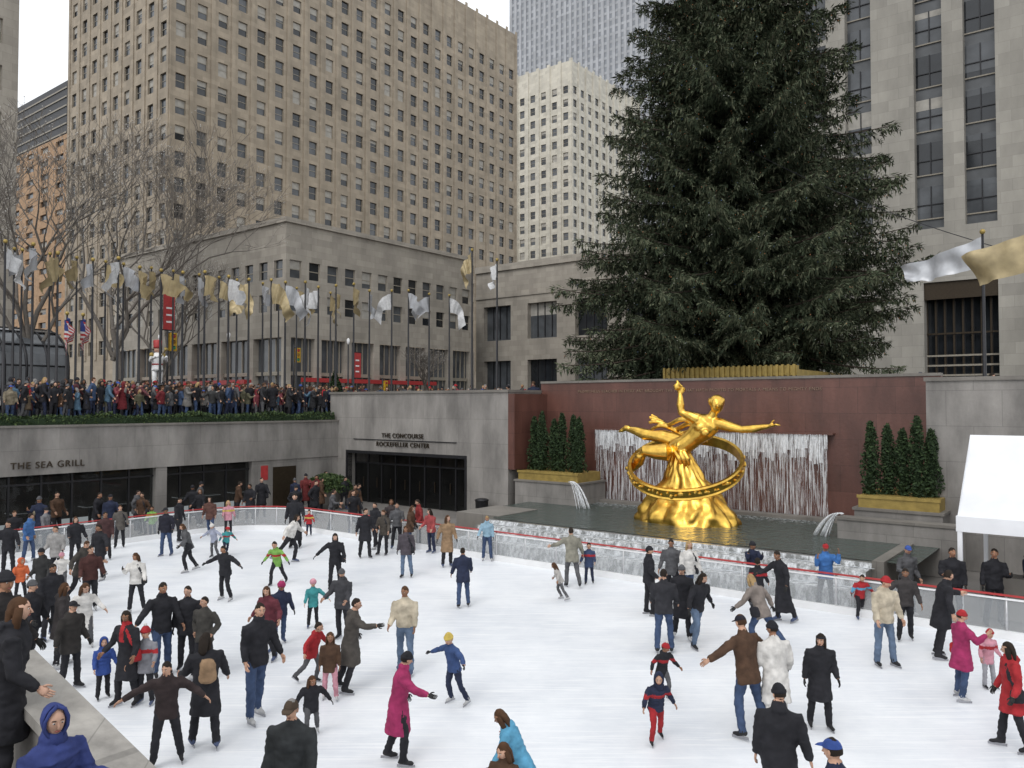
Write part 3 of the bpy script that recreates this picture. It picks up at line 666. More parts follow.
# ------------------------------------------------- left wall (restaurant)
FB,FT=2.35,4.18
g=MB()
g.box(SL-.4,SL+.25,T_N,TC-.002,FB,FT,0)
g.box(SL-.45,SL+.33,T_N,TC-.004,FT,FT+.09,1)
g.box(SL-4,SL-3.9,T_N,TC,0,FB,2)
g.box(SL-3.9,SL-.41,T_N,TC,FB-.15,FB-.02,2)
tA=t_at(250,SL)
g.box(SL-.3,SL+.2,tA,TC-.003,0,FB-.002,0)
d0=t_at(271,SL);d1=t_at(294,SL); g.box(SL+.2,SL+.215,d0,d1,0,2.0,3)
d0=t_at(259,SL);d1=t_at(266,SL); g.box(SL+.2,SL+.215,d0,d1,1.4,2.1,6)
for pxx in (160,): 
    tt=t_at(pxx,SL); g.box(SL-.3,SL+.2,tt-.25,tt+.25,0,FB-.002,0)
for t in np.arange(-5,tA-.2,1.15): g.box(SL-.12,SL-.02,t-.035,t+.035,0,FB,4)
g.box(SL-.1,SL-.06,T_N,tA,0.02,FB,5)
g.box(SL-.14,SL-.0,T_N,tA,1.95,2.02,4)
g.box(SL-.14,SL-.0,T_N,tA,0,.14,4)
for i in range(16):
    t=3+i*1.4; g.box(SL-1.9,SL-1.2,t,t+.7,.72,.76,7); g.box(SL-1.6,SL-1.5,t+.3,t+.4,0,.72,4)
M_RG=transmat('restaurant_glass',(.02,.02,.02),.25,.03,(.6,.62,.62))
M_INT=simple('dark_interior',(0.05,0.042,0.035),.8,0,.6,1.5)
g.finish('sea_grill_restaurant_front',[M_WALL,M_WALLD,M_INT,M_BRZ,M_DARK,M_RG,M_REDP,M_WHITE])
def leafmass(name,fn,n,size,mats,seed=3):
    rg=random.Random(seed); mb=MB()
    for i in range(n):
        p=fn(rg); a=Vector((rg.gauss(0,1),rg.gauss(0,1),rg.gauss(0,1))).normalized(); b_=a.orthogonal().normalized()
        s_=size*rg.uniform(.6,1.4); a=a*s_; b_=b_*s_*.45
        mb.face([Vector(p)-a,Vector(p)+b_,Vector(p)+a,Vector(p)-b_],rg.choice(range(len(mats))))
    return mb
M_L1=simple('leaf_dark',(0.022,0.038,0.017),.8,spec=.2); M_L2=simple('leaf_mid',(0.04,0.066,0.026),.8,spec=.2); M_L3=simple('leaf_light',(0.07,0.10,0.035),.8,spec=.2)
mb=leafmass('h',lambda r:(lambda t:(SL-.05+r.uniform(-.32,.3),t,FT+.12+r.uniform(0,.40+.12*math.sin(t*2.3)*math.sin(t*.7))*r.uniform(.7,1)))(r.uniform(T_N,TC-.2)),16000,.07,[M_L1,M_L2,M_L3])
mb.box(SL-.3,SL+.2,T_N,TC-.2,FT+.09,FT+.34,0)
mb.finish('boxwood_hedge',[M_L1,M_L2,M_L3])
def text(body,s,t,z,size,along,name,mat,ext=.02):
    cu=bpy.data.curves.new(name,'FONT'); cu.body=body; cu.size=size; cu.extrude=ext; cu.align_x='CENTER'; cu.space_character=1.15
    o=bpy.data.objects.new('tmp',cu); sc.collection.objects.link(o)
    dg=bpy.context.evaluated_depsgraph_get(); me=bpy.data.meshes.new_from_object(o.evaluated_get(dg)); bpy.data.objects.remove(o)
    me.materials.clear(); me.materials.append(mat); me.name=name
    o=bpy.data.objects.new(name,me); sc.collection.objects.link(o); o.location=W(s,t,z)
    o.rotation_euler=(math.radians(90),0,ANG+(math.radians(90) if along=='v' else 0)); return o
tt=(t_at(18,SL+.3)+t_at(80,SL+.3))/2
text('THE SEA GRILL',SL+.29,tt,2.62,.36,'v','sea_grill_sign',M_BRZ)
ts=(s_at(372,TC)+s_at(436,TC))/2
text('THE CONCOURSE',ts,TC-.05,3.42,.32,'u','concourse_sign',M_BRZ)
text('ROCKEFELLER CENTER',ts,TC-.05,2.98,.32,'u','concourse_sign',M_BRZ)
text('PROMETHEUS TEACHER IN EVERY ART BROUGHT THE FIRE THAT HATH PROVED TO MORTALS A MEANS TO MIGHTY ENDS',(s_at(560,TW)+s_at(850,TW))/2,TW-.02,5.6,.17,'u','wall_inscription',simple('inscription_gold',(.24,.16,.11),.5),.01)
# ------------------------------------------------- concourse wall
sE=s_at(508,TC); dL=s_at(348,TC); dR=s_at(465,TC); CT=5.62; DZ=2.55
g=MB()
g.box(SL-.4,dL,TC,TW+.38,0,CT,0); g.box(dR,sE,TC,TW+.38,0,CT,0); g.box(dL,dR,TC,TW+.38,DZ,CT,0)
g.box(SL-.45,sE+.05,TC-.06,TW+.44,CT,CT+.12,1)
g.box(dL-.12,dL,TC-.03,TC+.3,0,DZ,2); g.box(dR,dR+.12,TC-.03,TC+.3,0,DZ,2); g.box(dL-.12,dR+.12,TC-.03,TC+.3,DZ,DZ+.15,2)
g.box(dL,dR,TC+2.2,TC+2.25,0,DZ,3)
for i in range(9):
    s=dL+(dR-dL)*i/8; g.box(s-.04,s+.04,TC+.5,TC+.58,0,DZ,2)
g.box(dL,dR,TC+.5,TC+.58,2.0,2.08,2); g.box(dL,dR,TC+.52,TC+.55,.02,2.0,4)
for i in range(8):
    s=dL+(dR-dL)*(i+.5)/8; g.box(s+.2,s+.23,TC+.44,TC+.49,.8,1.3,5)
g.box(dL+.5,dR-.5,TC-.05,TC-.02,3.27,3.31,2)
g.finish('concourse_entrance_wall',[M_WALL,M_WALLD,M_DARK,M_INT,M_RG,M_BRZ])
# ------------------------------------------------- red granite wall
sWL=sE+.002; sWR=s_at(941,TW); WT=6.05
g=MB()
wl=s_at(599,TW); wr=s_at(829,TW)
g.box(sWL,sWR,TW,TW+.38,0,WT,0); g.box(sWL,sWR+.0,TW-.05,TW+.42,WT,WT+.1,1)
g.box(wl-.2,wr+.2,TW-.30,TW-.002,3.95,4.02,0)
g.box(sWL-.001,sWL+.35,TC+.01,TW-.002,2.2,WT-.5,0)
g.finish('red_granite_wall',[M_RED,M_WALLD])
g=MB()
g.box(sWR+.003,S_R,TC,TW+.38,0,5.8,0); g.box(sWR-.05,S_R,TC-.06,TW+.44,5.8,5.92,1)
g.box(S_R,S_R+.4,T_N,TW+.38,0,5.2,0)
g.finish('stone_retaining_wall',[M_WALL,M_WALLD])
def planter(s0,s1,t0,zt,name,hs_):
    g=MB(); g.box(s0,s1,t0,TW-.35,0,zt,0); g.box(s0-.05,s1+.05,t0-.05,TW-.34,zt,zt+.08,1)
    g.box(s0+.1,s1-.1,t0+.1,TW-.6,zt+.08,zt+.46,2); g.box(s0+.06,s1-.06,t0+.06,t0+.1,zt+.38,zt+.48,2)
    g.finish(name,[M_WALL,M_WALLD,M_GOLDB])
    n=max(5,int((s1-s0)/.52))
    for i in range(n):
        s=s0+.4+(s1-s0-.8)*i/(n-1)+R.uniform(-.06,.06); hh=hs_+R.uniform(-.3,.25); z0=zt+.4; tt_=t0+.75+R.uniform(-.1,.2)
        def fn(r,s=s,hh=hh,z0=z0,tt_=tt_,ph=i*1.3):
            f=r.random()**.75; a=r.uniform(0,6.283); k=(1-f)**.4*.36*math.sqrt(r.uniform(.3,1))*(0.85+.28*math.sin(a*3+f*9+ph))
            return (s+k*math.cos(a),tt_+k*math.sin(a),z0+f*hh+r.uniform(-.08,.1))
        mb=leafmass('x',fn,1700,.06,[M_L1,M_L2,M_L1],seed=i+5)
        mb.tube([(s,tt_,z0),(s,tt_,z0+hh*.8)],[.16,.03],0,6)
        mb.finish('conical_evergreen_shrub',[M_L1,M_L2,M_L1])
planter(sE+.4,s_at(578,TC),TC,1.72,'stone_planter',2.35)
planter(s_at(853,TC-1.0),s_at(941,TC-1.0),TC-1.0,1.72,'stone_planter',2.35)
g=MB(); g.box(s_at(836,TC-1.6),s_at(960,TC-1.6),TC-1.6,TC-1.06,0,1.45,0); g.box(s_at(836,TC-1.6)-.04,s_at(960,TC-1.6),TC-1.64,TC-1.06,1.45,1.53,1); g.finish('low_stone_wall',[M_WALL,M_WALLD])
# ------------------------------------------------- fountain
WL=0.86; PF=22.95; PL=s_at(492,PF); PR=s_at(872,PF)
m,nt,b=newmat('pool_water'); b.inputs['Base Color'].default_value=(.06,.08,.07,1); b.inputs['Roughness'].default_value=.1
tc=N(nt,'ShaderNodeTexCoord'); nz=N(nt,'ShaderNodeTexNoise'); nz.inputs['Scale'].default_value=4; nz.inputs['Detail'].default_value=5
bp=N(nt,'ShaderNodeBump'); bp.inputs['Strength'].default_value=1.0; bp.inputs['Distance'].default_value=.3
nt.links.new(tc.outputs['Object'],nz.inputs['Vector']); nt.links.new(nz.outputs['Fac'],bp.inputs['Height']); nt.links.new(bp.outputs['Normal'],b.inputs['Normal']); M_WATER=m
def fallmat(name,lo,hi,fmin=.4,fmax=.65,scl=(14,14,3),det=3):
    m,nt,b=newmat(name)
    for n in list(nt.nodes): nt.nodes.remove(n)
    o_=N(nt,'ShaderNodeOutputMaterial'); tr=N(nt,'ShaderNodeBsdfTransparent'); gl=N(nt,'ShaderNodeBsdfPrincipled'); gl.inputs['Base Color'].default_value=(.88,.9,.92,1); gl.inputs['Roughness'].default_value=.4
    mxs=N(nt,'ShaderNodeMixShader'); tc=N(nt,'ShaderNodeTexCoord'); mp=N(nt,'ShaderNodeMapping'); mp.inputs['Scale'].default_value=scl; nz=N(nt,'ShaderNodeTexNoise'); nz.inputs['Scale'].default_value=1; nz.inputs['Detail'].default_value=det; nz.inputs['Roughness'].default_value=.7
    mr=N(nt,'ShaderNodeMapRange'); mr.inputs['From Min'].default_value=fmin; mr.inputs['From Max'].default_value=fmax; mr.inputs['To Min'].default_value=lo; mr.inputs['To Max'].default_value=hi
    nt.links.new(tc.outputs['Object'],mp.inputs['Vector']); nt.links.new(mp.outputs['Vector'],nz.inputs['Vector']); nt.links.new(nz.outputs['Fac'],mr.inputs['Value']); nt.links.new(mr.outputs[0],mxs.inputs[0])
    nt.links.new(tr.outputs[0],mxs.inputs[1]); nt.links.new(gl.outputs[0],mxs.inputs[2]); nt.links.new(mxs.outputs[0],o_.inputs[0]); return m
M_FALL=fallmat('falling_water',.1,.9,.35,.62); M_SHEET=fallmat('water_curtain',0.0,.85,.47,.66,(16,16,.7),4); M_FOAM=simple('water_foam',(.6,.63,.65),.4,0,.3,12,.5)
M_SHEET2=fallmat('water_curtain_top',0.05,.95,.38,.56,(20,20,1.2),4)
M_VEIL=fallmat('step_water_veil',.10,.8,.42,.62,(6,6,3),6)
g=MB()
g.face([(PL,PF+.05,WL),(PR+1,PF+.05,WL),(PR+1,TW-.02,WL),(PL-2,TW-.02,WL),(PL-2,PF+3,WL)],1)
tiers=[(PF-.22,PF+.05,WL-.015),(PF-.80,PF-.22,WL-.15),(PF-1.38,PF-.80,WL-.30),(PF-1.96,PF-1.38,WL-.45)]
for (t0,t1,z) in tiers: g.box(PL-.1,PR,t0,t1,0,z,2)
g.box(PL-2.2,PL-.1,PF+.5,PF+3.0,0,WL+.02,0)
g.box(PR,PR+.3,PF-.22,TC-1.6,0,WL+.05,0)
g.box(wl-.8,wr+.8,TW-.9,TW-.34,WL-.1,WL+.12,0)
for k,(t0,t1,z) in enumerate(tiers):
    zb_=tiers[k+1][2] if k<3 else 0.02; n=60
    for i in range(n):
        sa=PL+(PR-PL)*i/n; sb=PL+(PR-PL)*(i+1)/n
        g.face([(sa,t0-.05,zb_+.004),(sb,t0-.05,zb_+.004),(sb,t0-.008,z+.006),(sa,t0-.008,z+.006)],5)
        if k<3: g.face([(sa,t0-.56,zb_+.006),(sb,t0-.56,zb_+.006),(sb,t0-.051,zb_+.006),(sa,t0-.051,zb_+.006)],5)
    for i in range(180):
        s=PL+(PR-PL)*R.random(); w=R.uniform(.05,.35); q=R.uniform(.03,.11)
        g.face([(s,t0-.06-q,zb_+.010+.00003*i),(s+w,t0-.06-q*.8,zb_+.010+.00003*i),(s+w*.9,t0-.055,zb_+.010+.00003*i),(s+.02,t0-.055,zb_+.010+.00003*i)],4)
for i in range(1100):
    s=R.uniform(wl-.3,wr+.3); t=TW-.95-abs(R.gauss(0,.5)); w=R.uniform(.03,.14)
    g.face([(s,t,WL+.004+.00002*i),(s+w,t+.02,WL+.004+.00002*i),(s+w*.8,t+.05,WL+.004+.00002*i)],4)
g.finish('fountain_pool',[M_WALLD,M_WATER,simple('wet_stone',(0.19,0.195,0.185),.15,0,.3,3),M_FALL,M_FOAM,M_VEIL])
g=MB(); n=60
for i in range(n):
    sa=wl+(wr-wl)*i/n; sb=wl+(wr-wl)*(i+1)/n; top=R.uniform(.5,1.1)
    z1_=3.97-top
    g.face([(sa,TW-.24,3.97),(sb,TW-.24,3.97),(sb,TW-.24,z1_),(sa,TW-.24,z1_)],2)
    g.face([(sa,TW-.24,z1_),(sb,TW-.24,z1_),(sb,TW-.24,WL),(sa,TW-.24,WL)],1)
n=300
for i in range(n):
    s=wl+(wr-wl)*(i+R.random()*.9)/n; w=R.uniform(.008,.026); t=TW-.28-R.uniform(0,.10)
    zt=3.97; zb=WL if R.random()<.35 else R.uniform(1.2,3.6)
    segs=7; x=s
    for q in range(segs):
        za=zt+(zb-zt)*q/segs; zc=zt+(zb-zt)*(q+1)/segs; ww=w*(1-.1*q)*R.uniform(.6,1.4); x2=x+R.uniform(-.012,.012)
        if q>1 and R.random()<.25: x=x2; continue
        g.face([(x,t,za),(x+ww,t,za),(x2+ww*.95,t-.01,zc),(x2+.002,t-.01,zc)],0)
        x=x2
for sp,dirn,tw_,zs_ in ((s_at(576,TC),1,TC-.4,1.9),(s_at(840,TC-1.6),-1,TC-1.3,1.6)):
    for q in range(16):
        vx=R.uniform(.45,.95); oy=R.uniform(-.2,.2)
        pts=[(sp+dirn*(f*vx),tw_+oy*f-.05*q*.3,zs_+.3*f-(zs_-WL+.3)*f*f) for f in [i/9 for i in range(10)]]
        g.tube(pts,[.010+.014*i/9 for i in range(10)],0,4)
g.finish('waterfall',[M_FALL,M_SHEET,M_SHEET2])
g=leafmass('b',lambda r:(lambda a,e,k:(s_at(329,25.5)+1.15*k*math.cos(a)*math.cos(e),25.5+1.0*k*math.sin(a)*math.cos(e),1.0+.6*k*math.sin(e)))(r.uniform(0,6.28),r.uniform(-.2,1.5),r.uniform(.7,1.1)),4200,.09,[M_L2,M_L3,M_L2])
sb=s_at(329,25.5); g.tube([(sb,25.5,0),(sb,25.5,.35),(sb,25.5,.95),(sb,25.5,1.02)],[.45,.55,.85,.88],3,16); g.tube([(sb,25.5,1.0),(sb,25.5,1.3)],[.8,.5],0,10)
g.finish('potted_bush',[M_L2,M_L3,M_L2,M_WALL])
sb=s_at(482,TC-.6); g=MB(); g.tube([(sb,TC-.6,0),(sb,TC-.6,.05),(sb,TC-.6,.8),(sb,TC-.6,.84),(sb,TC-.6,.9)],[.25,.27,.3,.33,.2],0,14); g.finish('trash_bin',[M_DARK])
# ------------------------------------------------- tent
g=MB(); a0,a1,b0,b1=-3.3,5.0,21.0,25.0; zE,zR=2.45,4.3
mid=(b0+b1)/2
M_TENT=simple('tent_canvas',(0.74,0.75,0.77),.6,0,.08,1.2,.5)
n=24
for i in range(n):
    sa=a0+(a1-a0)*i/n; sb=a0+(a1-a0)*(i+1)/n
    for (ta,tb,za,zb) in ((b0,mid,zE,zR),(b1,mid,zE,zR)):
        for q in range(6):
            f0,f1=q/6,(q+1)/6; sg=lambda f,s:-.12*math.sin(f*math.pi)-.05*abs(math.sin(s*1.5))*math.sin(f*math.pi)
            g.face([(sa,ta+(tb-ta)*f0,za+(zb-za)*f0+sg(f0,sa)),(sb,ta+(tb-ta)*f0,za+(zb-za)*f0+sg(f0,sb)),(sb,ta+(tb-ta)*f1,za+(zb-za)*f1+sg(f1,sb)),(sa,ta+(tb-ta)*f1,za+(zb-za)*f1+sg(f1,sa))],0,True)
g.face([(a0,b0,zE),(a0,mid,zR),(a0,b1,zE)],0)
g.box(a0-.02,a1,b0-.03,b0+.0,zE-.32,zE+.03,0); g.box(a0-.03,a0,b0,b1,zE-.32,zE+.03,0)
for s in (a0+.05,a0+4.1,a1):
    for t in (b0+.03,b1): g.box(s-.05,s+.05,t-.05,t+.05,0,zE-.3,0)
g.box(a0+1.2,a1,b1-.1,b1-.05,0,zE,0); g.box(a0+.3,a0+2.2,b0+1,b0+1.6,0,1.0,1)
for s in (a0+1.3,a0+2.1,a0+2.9): g.box(s,s+.7,b1-.18,b1-.11,1.0,2.0,2)
g.finish('marquee_tent',[M_TENT,M_WALLD,M_INT])
# ------------------------------------------------- near stairs / parapet / terrace
g=MB()
g.box(-2.4,9,T_N,.5,-.0,3.4,0)
g.box(-14,-2.41,-3,2.9,0,1.3,0); g.box(-14,-7.0,-3,2.89,1.3,1.66,0)
za,zb=2.62,2.12; sA,sB=-8.5,-6.2; sl=(zb-za)/(sB-sA)
def zt(s): return za+sl*(s-sA)
for (t0,t1,dz,mi) in ((3.0,3.30,0,0),(2.92,3.38,.1,1)):
    x0,x1=-8.6,-2.6
    zz=[(zt(x0)-.1 if mi==0 else zt(x0)),(zt(x1)-.1 if mi==0 else zt(x1))]
    lo=[0,0] if mi==0 else [zz[0]-.1,zz[1]-.1]
    i=len(g.V); g.V.extend([(x0,t0,lo[0]),(x1,t0,lo[1]),(x1,t1,lo[1]),(x0,t1,lo[0]),(x0,t0,zz[0]),(x1,t0,zz[1]),(x1,t1,zz[1]),(x0,t1,zz[0])])
    for f in ((0,3,2,1),(4,5,6,7),(0,1,5,4),(1,2,6,5),(2,3,7,6),(3,0,4,7)): g.F.append(tuple(i+k for k in f)); g.M.append(mi); g.S.append(False)
g.finish('stone_stair_parapet',[M_WALL,M_COPE])
print('rink',time.time()-T0)
# ------------------------------------------------- buildings
def facade(mb,p0,dr,nm,L,z0,z1,nc,nr,ww,wh,dep=.28,zoff=0.0,blind=.3,sash=True):
    cw=L/nc; chh=(z1-z0)/nr
    def P(a,z,d): return (p0[0]+dr[0]*a-nm[0]*d,p0[1]+dr[1]*a-nm[1]*d,z)
    for c in range(nc):
        for r in range(nr):
            a0=c*cw;a1=a0+cw;b0=a0+(cw-ww)/2;b1=b0+ww; y0=z0+r*chh;y1=y0+chh;w0=y0+(chh-wh)/2+zoff;w1=w0+wh
            mb.face([P(a0,y0,0),P(b0,y0,0),P(b0,y1,0),P(a0,y1,0)],0); mb.face([P(b1,y0,0),P(a1,y0,0),P(a1,y1,0),P(b1,y1,0)],0)
            mb.face([P(b0,y0,0),P(b1,y0,0),P(b1,w0,0),P(b0,w0,0)],0); mb.face([P(b0,w1,0),P(b1,w1,0),P(b1,y1,0),P(b0,y1,0)],0)
            mb.face([P(b0,w0,0),P(b0,w1,0),P(b0,w1,dep),P(b0,w0,dep)],0); mb.face([P(b1,w0,0),P(b1,w1,0),P(b1,w1,dep),P(b1,w0,dep)],0)
            mb.face([P(b0,w0,0),P(b1,w0,0),P(b1,w0,dep),P(b0,w0,dep)],0); mb.face([P(b0,w1,0),P(b1,w1,0),P(b1,w1,dep),P(b0,w1,dep)],0)
            mb.face([P(b0,w0,dep),P(b1,w0,dep),P(b1,w1,dep),P(b0,w1,dep)],1 if R.random()<.5 else 2)
            if sash:
                wm=(w0+w1)/2; mb.face([P(b0,wm-.05,dep-.06),P(b1,wm-.05,dep-.06),P(b1,wm+.05,dep-.06),P(b0,wm+.05,dep-.06)],4)
                for bb in (b0+.05,b1-.05): mb.face([P(bb-.05,w0,dep-.05),P(bb+.05,w0,dep-.05),P(bb+.05,w1,dep-.05),P(bb-.05,w1,dep-.05)],4)
            if R.random()<blind:
                h_=R.choice([.25,.35,.5,.5,.5,.7,1.0])*wh; mb.face([P(b0,w1-h_,dep-.03),P(b1,w1-h_,dep-.03),P(b1,w1,dep-.03),P(b0,w1,dep-.03)],3)
def plain(mb,p0,dr,L,z0,z1,m=0):
    mb.face([(p0[0],p0[1],z0),(p0[0]+dr[0]*L,p0[1]+dr[1]*L,z0),(p0[0]+dr[0]*L,p0[1]+dr[1]*L,z1),(p0[0],p0[1],z1)],m)
def bmats(st): return [st,M_G1,M_G2,M_BL,M_FR,M_DARK,M_SPAN]
UU=(1,0);VV=(0,1)
g=MB(); sT=-107; tc0=t_at(166,sT); tc1=t_at(516,sT); s1=s_at(65,tc0); HT=87
fl=3.75; nr=int((HT-6-12)/fl)
ztop=12+nr*fl
facade(g,(sT,tc0),VV,(1,0),tc1-tc0,12,ztop,24,nr,1.6,2.15,blind=.45)
facade(g,(s1,tc0),UU,(0,-1),sT-s1,12,ztop,9,nr,1.6,2.15,blind=.45)
for z0,z1 in ((PZ-.1,12),(ztop,HT)):
    plain(g,(sT,tc0),VV,tc1-tc0,z0,z1); plain(g,(s1,tc0),UU,sT-s1,z0,z1)
g.face([(s1,tc0,HT),(sT,tc0,HT),(sT,tc1,HT),(s1,tc1,HT)],0); plain(g,(s1,tc1),UU,sT-s1,PZ,HT); plain(g,(s1,tc0),VV,tc1-tc0,PZ,HT)
for i in range(25):
    t=tc0+(tc1-tc0)*i/24; g.box(sT+.002,sT+.14,t-.32,t+.32,12,HT+.6,0)
for i in range(10):
    s=s1+(sT-s1)*i/9; g.box(s-.32,s+.32,tc0-.14,tc0-.002,12,HT+.6,0)
g.finish('limestone_office_tower',bmats(M_STONE_T))
g=MB(); sP=-70; tp0=t_at(285,sP); tp1=t_at(472,sP); HP=24.3
facade(g,(sP,tp0),VV,(1,0),tp1-tp0,14.2,21.2,12,2,1.5,1.9,blind=.5)
facade(g,(sP-37,tp0),UU,(0,-1),37,14.2,21.2,14,2,1.5,1.9,blind=.5)
plain(g,(sP,tp0),VV,tp1-tp0,21.2,HP); plain(g,(sP-37,tp0),UU,37,21.2,HP); plain(g,(sP,tp0),VV,tp1-tp0,12.2,14.2); plain(g,(sP-37,tp0),UU,37,12.2,14.2)
g.face([(sP-37,tp0,HP),(sP,tp0,HP),(sP,tp1,HP),(sP-37,tp1,HP)],0)
g.box(sP-.1,sP+.25,tp0-.25,tp1,HP-.02,HP+.5,0); g.box(sP-37,sP-.1,tp0-.25,tp0+.1,HP-.02,HP+.5,0)
g.box(sP-.8,sP-.7,tp0+.5,tp1,PZ,12.2,2); g.box(sP-37,sP-.8,tp0+.7,tp0+.8,PZ,12.2,2)
n=7
for i in range(n+1):
    t=tp0+(tp1-tp0)*i/n; g.box(sP-.7,sP-.003,max(t-.45,tp0+.002),t+.45,PZ,12.19,0)
    for q in (1,2,3,4):
        if i<n: tt=t+(tp1-tp0)/n*q/5; g.box(sP-.69,sP-.55,tt-.06,tt+.06,PZ,12.19,4)
for i in range(7):
    s=sP-37+37*i/6; g.box(s-.45,min(s+.45,sP-.004),tp0+.003,tp0+.7,PZ,12.18,0)
    for q in (1,2,3,4):
        if i<6: x=s+37/6*q/5; g.box(x-.06,x+.06,tp0+.55,tp0+.69,PZ,12.18,4)
g.box(sP-.69,sP-.4,tp0+.6,tp1,8.2,8.6,4); g.box(sP-36,sP-.8,tp0+.3,tp0+.69,8.2,8.6,4)
g.box(sP-.0,sP+.9,tp0+2,tp0+22,7.5,7.95,7)
g.box(sP-30,sP-6,tp0-.9,tp0,7.3,7.8,7)
for i in range(14):
    t=tp0+2+(tp1-tp0-4)*i/14; g.box(sP-.698,sP-.66,t,t+R.uniform(.6,1.8),PZ+.6,PZ+R.uniform(1.4,2.6),R.choice([3,8,3]))
g.finish('limestone_podium_building',bmats(M_STONE_P)+[M_REDP,M_TAN])
g=MB(); tq=88; q0=s_at(476,tq); q1=-36; 
facade(g,(q0,tq),UU,(0,-1),q1-q0,PZ+.5,20.5,5,2,4.9,4.9,dep=.8,blind=.1,sash=False)
plain(g,(q0,tq),UU,q1-q0,20.5,24.6); plain(g,(q0,tq),UU,q1-q0,PZ-.1,PZ+.5); plain(g,(q0,tq),VV,30,PZ,24.6); g.face([(q0,tq,24.6),(q1,tq,24.6),(q1,tq+30,24.6),(q0,tq+30,24.6)],0)
g.box(q0,q1,tq-.3,tq-.002,24.0,24.9,0); g.box(q0,q1,tq-.15,tq-.003,20.2,20.6,0)
for i in range(5):
    a=q0+(q1-q0)*(i+.5)/5
    for dx in (-1.2,0,1.2): 
        for z in (6.6,14.4): g.box(a+dx-.06,a+dx+.06,tq+.68,tq+.78,z,z+4.9,5)
g.finish('limestone_low_building',bmats(M_STONE_P))
g=MB(); ps,pt=-122.3,183.7; pe=s_at(517,pt); pt1=t_at(640,ps)
facade(g,(pe,pt),UU,(0,-1),ps-pe,20,95,5,20,1.7,2.1,blind=.3); facade(g,(ps,pt),VV,(1,0),pt1-pt,20,95,10,20,1.7,2.1,blind=.3)
plain(g,(pe,pt),UU,ps-pe,PZ,20);plain(g,(ps,pt),VV,pt1-pt,PZ,20);plain(g,(pe,pt),UU,ps-pe,95,101);plain(g,(ps,pt),VV,pt1-pt,95,101)
g.face([(pe,pt,101),(ps,pt,101),(ps,pt1,101),(pe,pt1,101)],0)
for i in range(11):
    t=pt+(pt1-pt)*i/10; g.box(ps+.002,ps+.3,t-.45,t+.45,20,101.5,0)
for i in range(6):
    s=pe+(ps-pe)*i/5; g.box(s-.5,s+.5,pt-.3,pt-.002,20,101.5,0)
g.finish('pale_limestone_tower',bmats(M_STONE_W))
g=MB(); gt=355; ga=s_at(510,gt); gb=s_at(700,gt); nC=34
for i in range(nC):
    a=ga+(gb-ga)*i/nC; b_=ga+(gb-ga)*(i+1)/nC; m_=(a+b_)/2
    g.box(a,m_,gt-.5,gt,PZ,330,0); g.face([(m_,gt,PZ),(b_,gt,PZ),(b_,gt,330),(m_,gt,330)],1)
for z in np.arange(60,330,3.9): g.box(ga,gb,gt-.12,gt-.02,z,z+1.4,0)
g.box(ga,gb,gt+.01,gt+40,PZ,330,0)
g.finish('gray_skyscraper',[M_GRAYT,simple('gray_glass',(0.26,0.275,0.30),.3,0,.1,.2)])
# right building
g=MB(); tR=72; rx0=s_at(835,tR)-14; rx1=12.0; HR=75; zs=19.4
strips=[(-9.34,2.2),(-13.0,2.1),(-18.4,2.1),(-22.1,2.1),(-27.5,2.1),(-31.2,2.1),(-3.9,2.1),(-.2,2.1),(4.5,2.1)]
strips=sorted([(c-w/2,c+w/2) for c,w in strips if c-w/2>rx0+.5])
ent=(s_at(925,tR),s_at(1000,tR)); ez=15.0
def pl(a,b_,z0,z1): g.face([(a,tR,z0),(b_,tR,z0),(b_,tR,z1),(a,tR,z1)],0)
x=rx0
for a,b_ in strips:
    pl(x,a,zs,HR); x=b_
    dpt=.9
    for xx in (a,b_): g.face([(xx,tR,zs),(xx,tR+dpt,zs),(xx,tR+dpt,HR),(xx,tR,HR)],0)
    g.face([(a,tR,zs),(b_,tR,zs),(b_,tR+dpt,zs),(a,tR+dpt,zs)],0)
    z=zs; fl_=3.65
    while z<HR-1:
        g.face([(a,tR+dpt,z),(b_,tR+dpt,z),(b_,tR+dpt,z+.95),(a,tR+dpt,z+.95)],5)
        g.face([(a,tR+dpt,z+.95),(b_,tR+dpt,z+.95),(b_,tR+dpt,z+fl_),(a,tR+dpt,z+fl_)],1 if R.random()<.6 else 2)
        g.box(a,b_,tR+dpt-.12,tR+dpt-.02,z+.9,z+1.0,4); g.box(a,b_,tR+dpt-.1,tR+dpt-.02,z+2.1,z+2.17,6)
        g.box((a+b_)/2-.04,(a+b_)/2+.04,tR+dpt-.11,tR+dpt-.02,z+1.0,z+fl_,6)
        if R.random()<.55:
            h_=R.choice([.5,.9,1.3,2.2]); g.face([(a,tR+dpt-.015,z+fl_-h_),(b_,tR+dpt-.015,z+fl_-h_),(b_,tR+dpt-.015,z+fl_),(a,tR+dpt-.015,z+fl_)],R.choice([3,2,2]))
        z+=fl_
pl(x,rx1,zs,HR); pl(rx0,rx1,ez,zs)
pl(rx0,ent[0],PZ-.1,ez); pl(ent[1],rx1,PZ-.1,ez)
g.face([(ent[0],tR,PZ),(ent[0],tR+1.5,PZ),(ent[0],tR+1.5,ez),(ent[0],tR,ez)],0);g.face([(ent[1],tR,PZ),(ent[1],tR+1.5,PZ),(ent[1],tR+1.5,ez),(ent[1],tR,ez)],0)
g.face([(ent[0],tR,ez),(ent[1],tR,ez),(ent[1],tR+1.5,ez),(ent[0],tR+1.5,ez)],0)
g.face([(ent[0],tR+1.5,PZ),(ent[1],tR+1.5,PZ),(ent[1],tR+1.5,ez),(ent[0],tR+1.5,ez)],1)
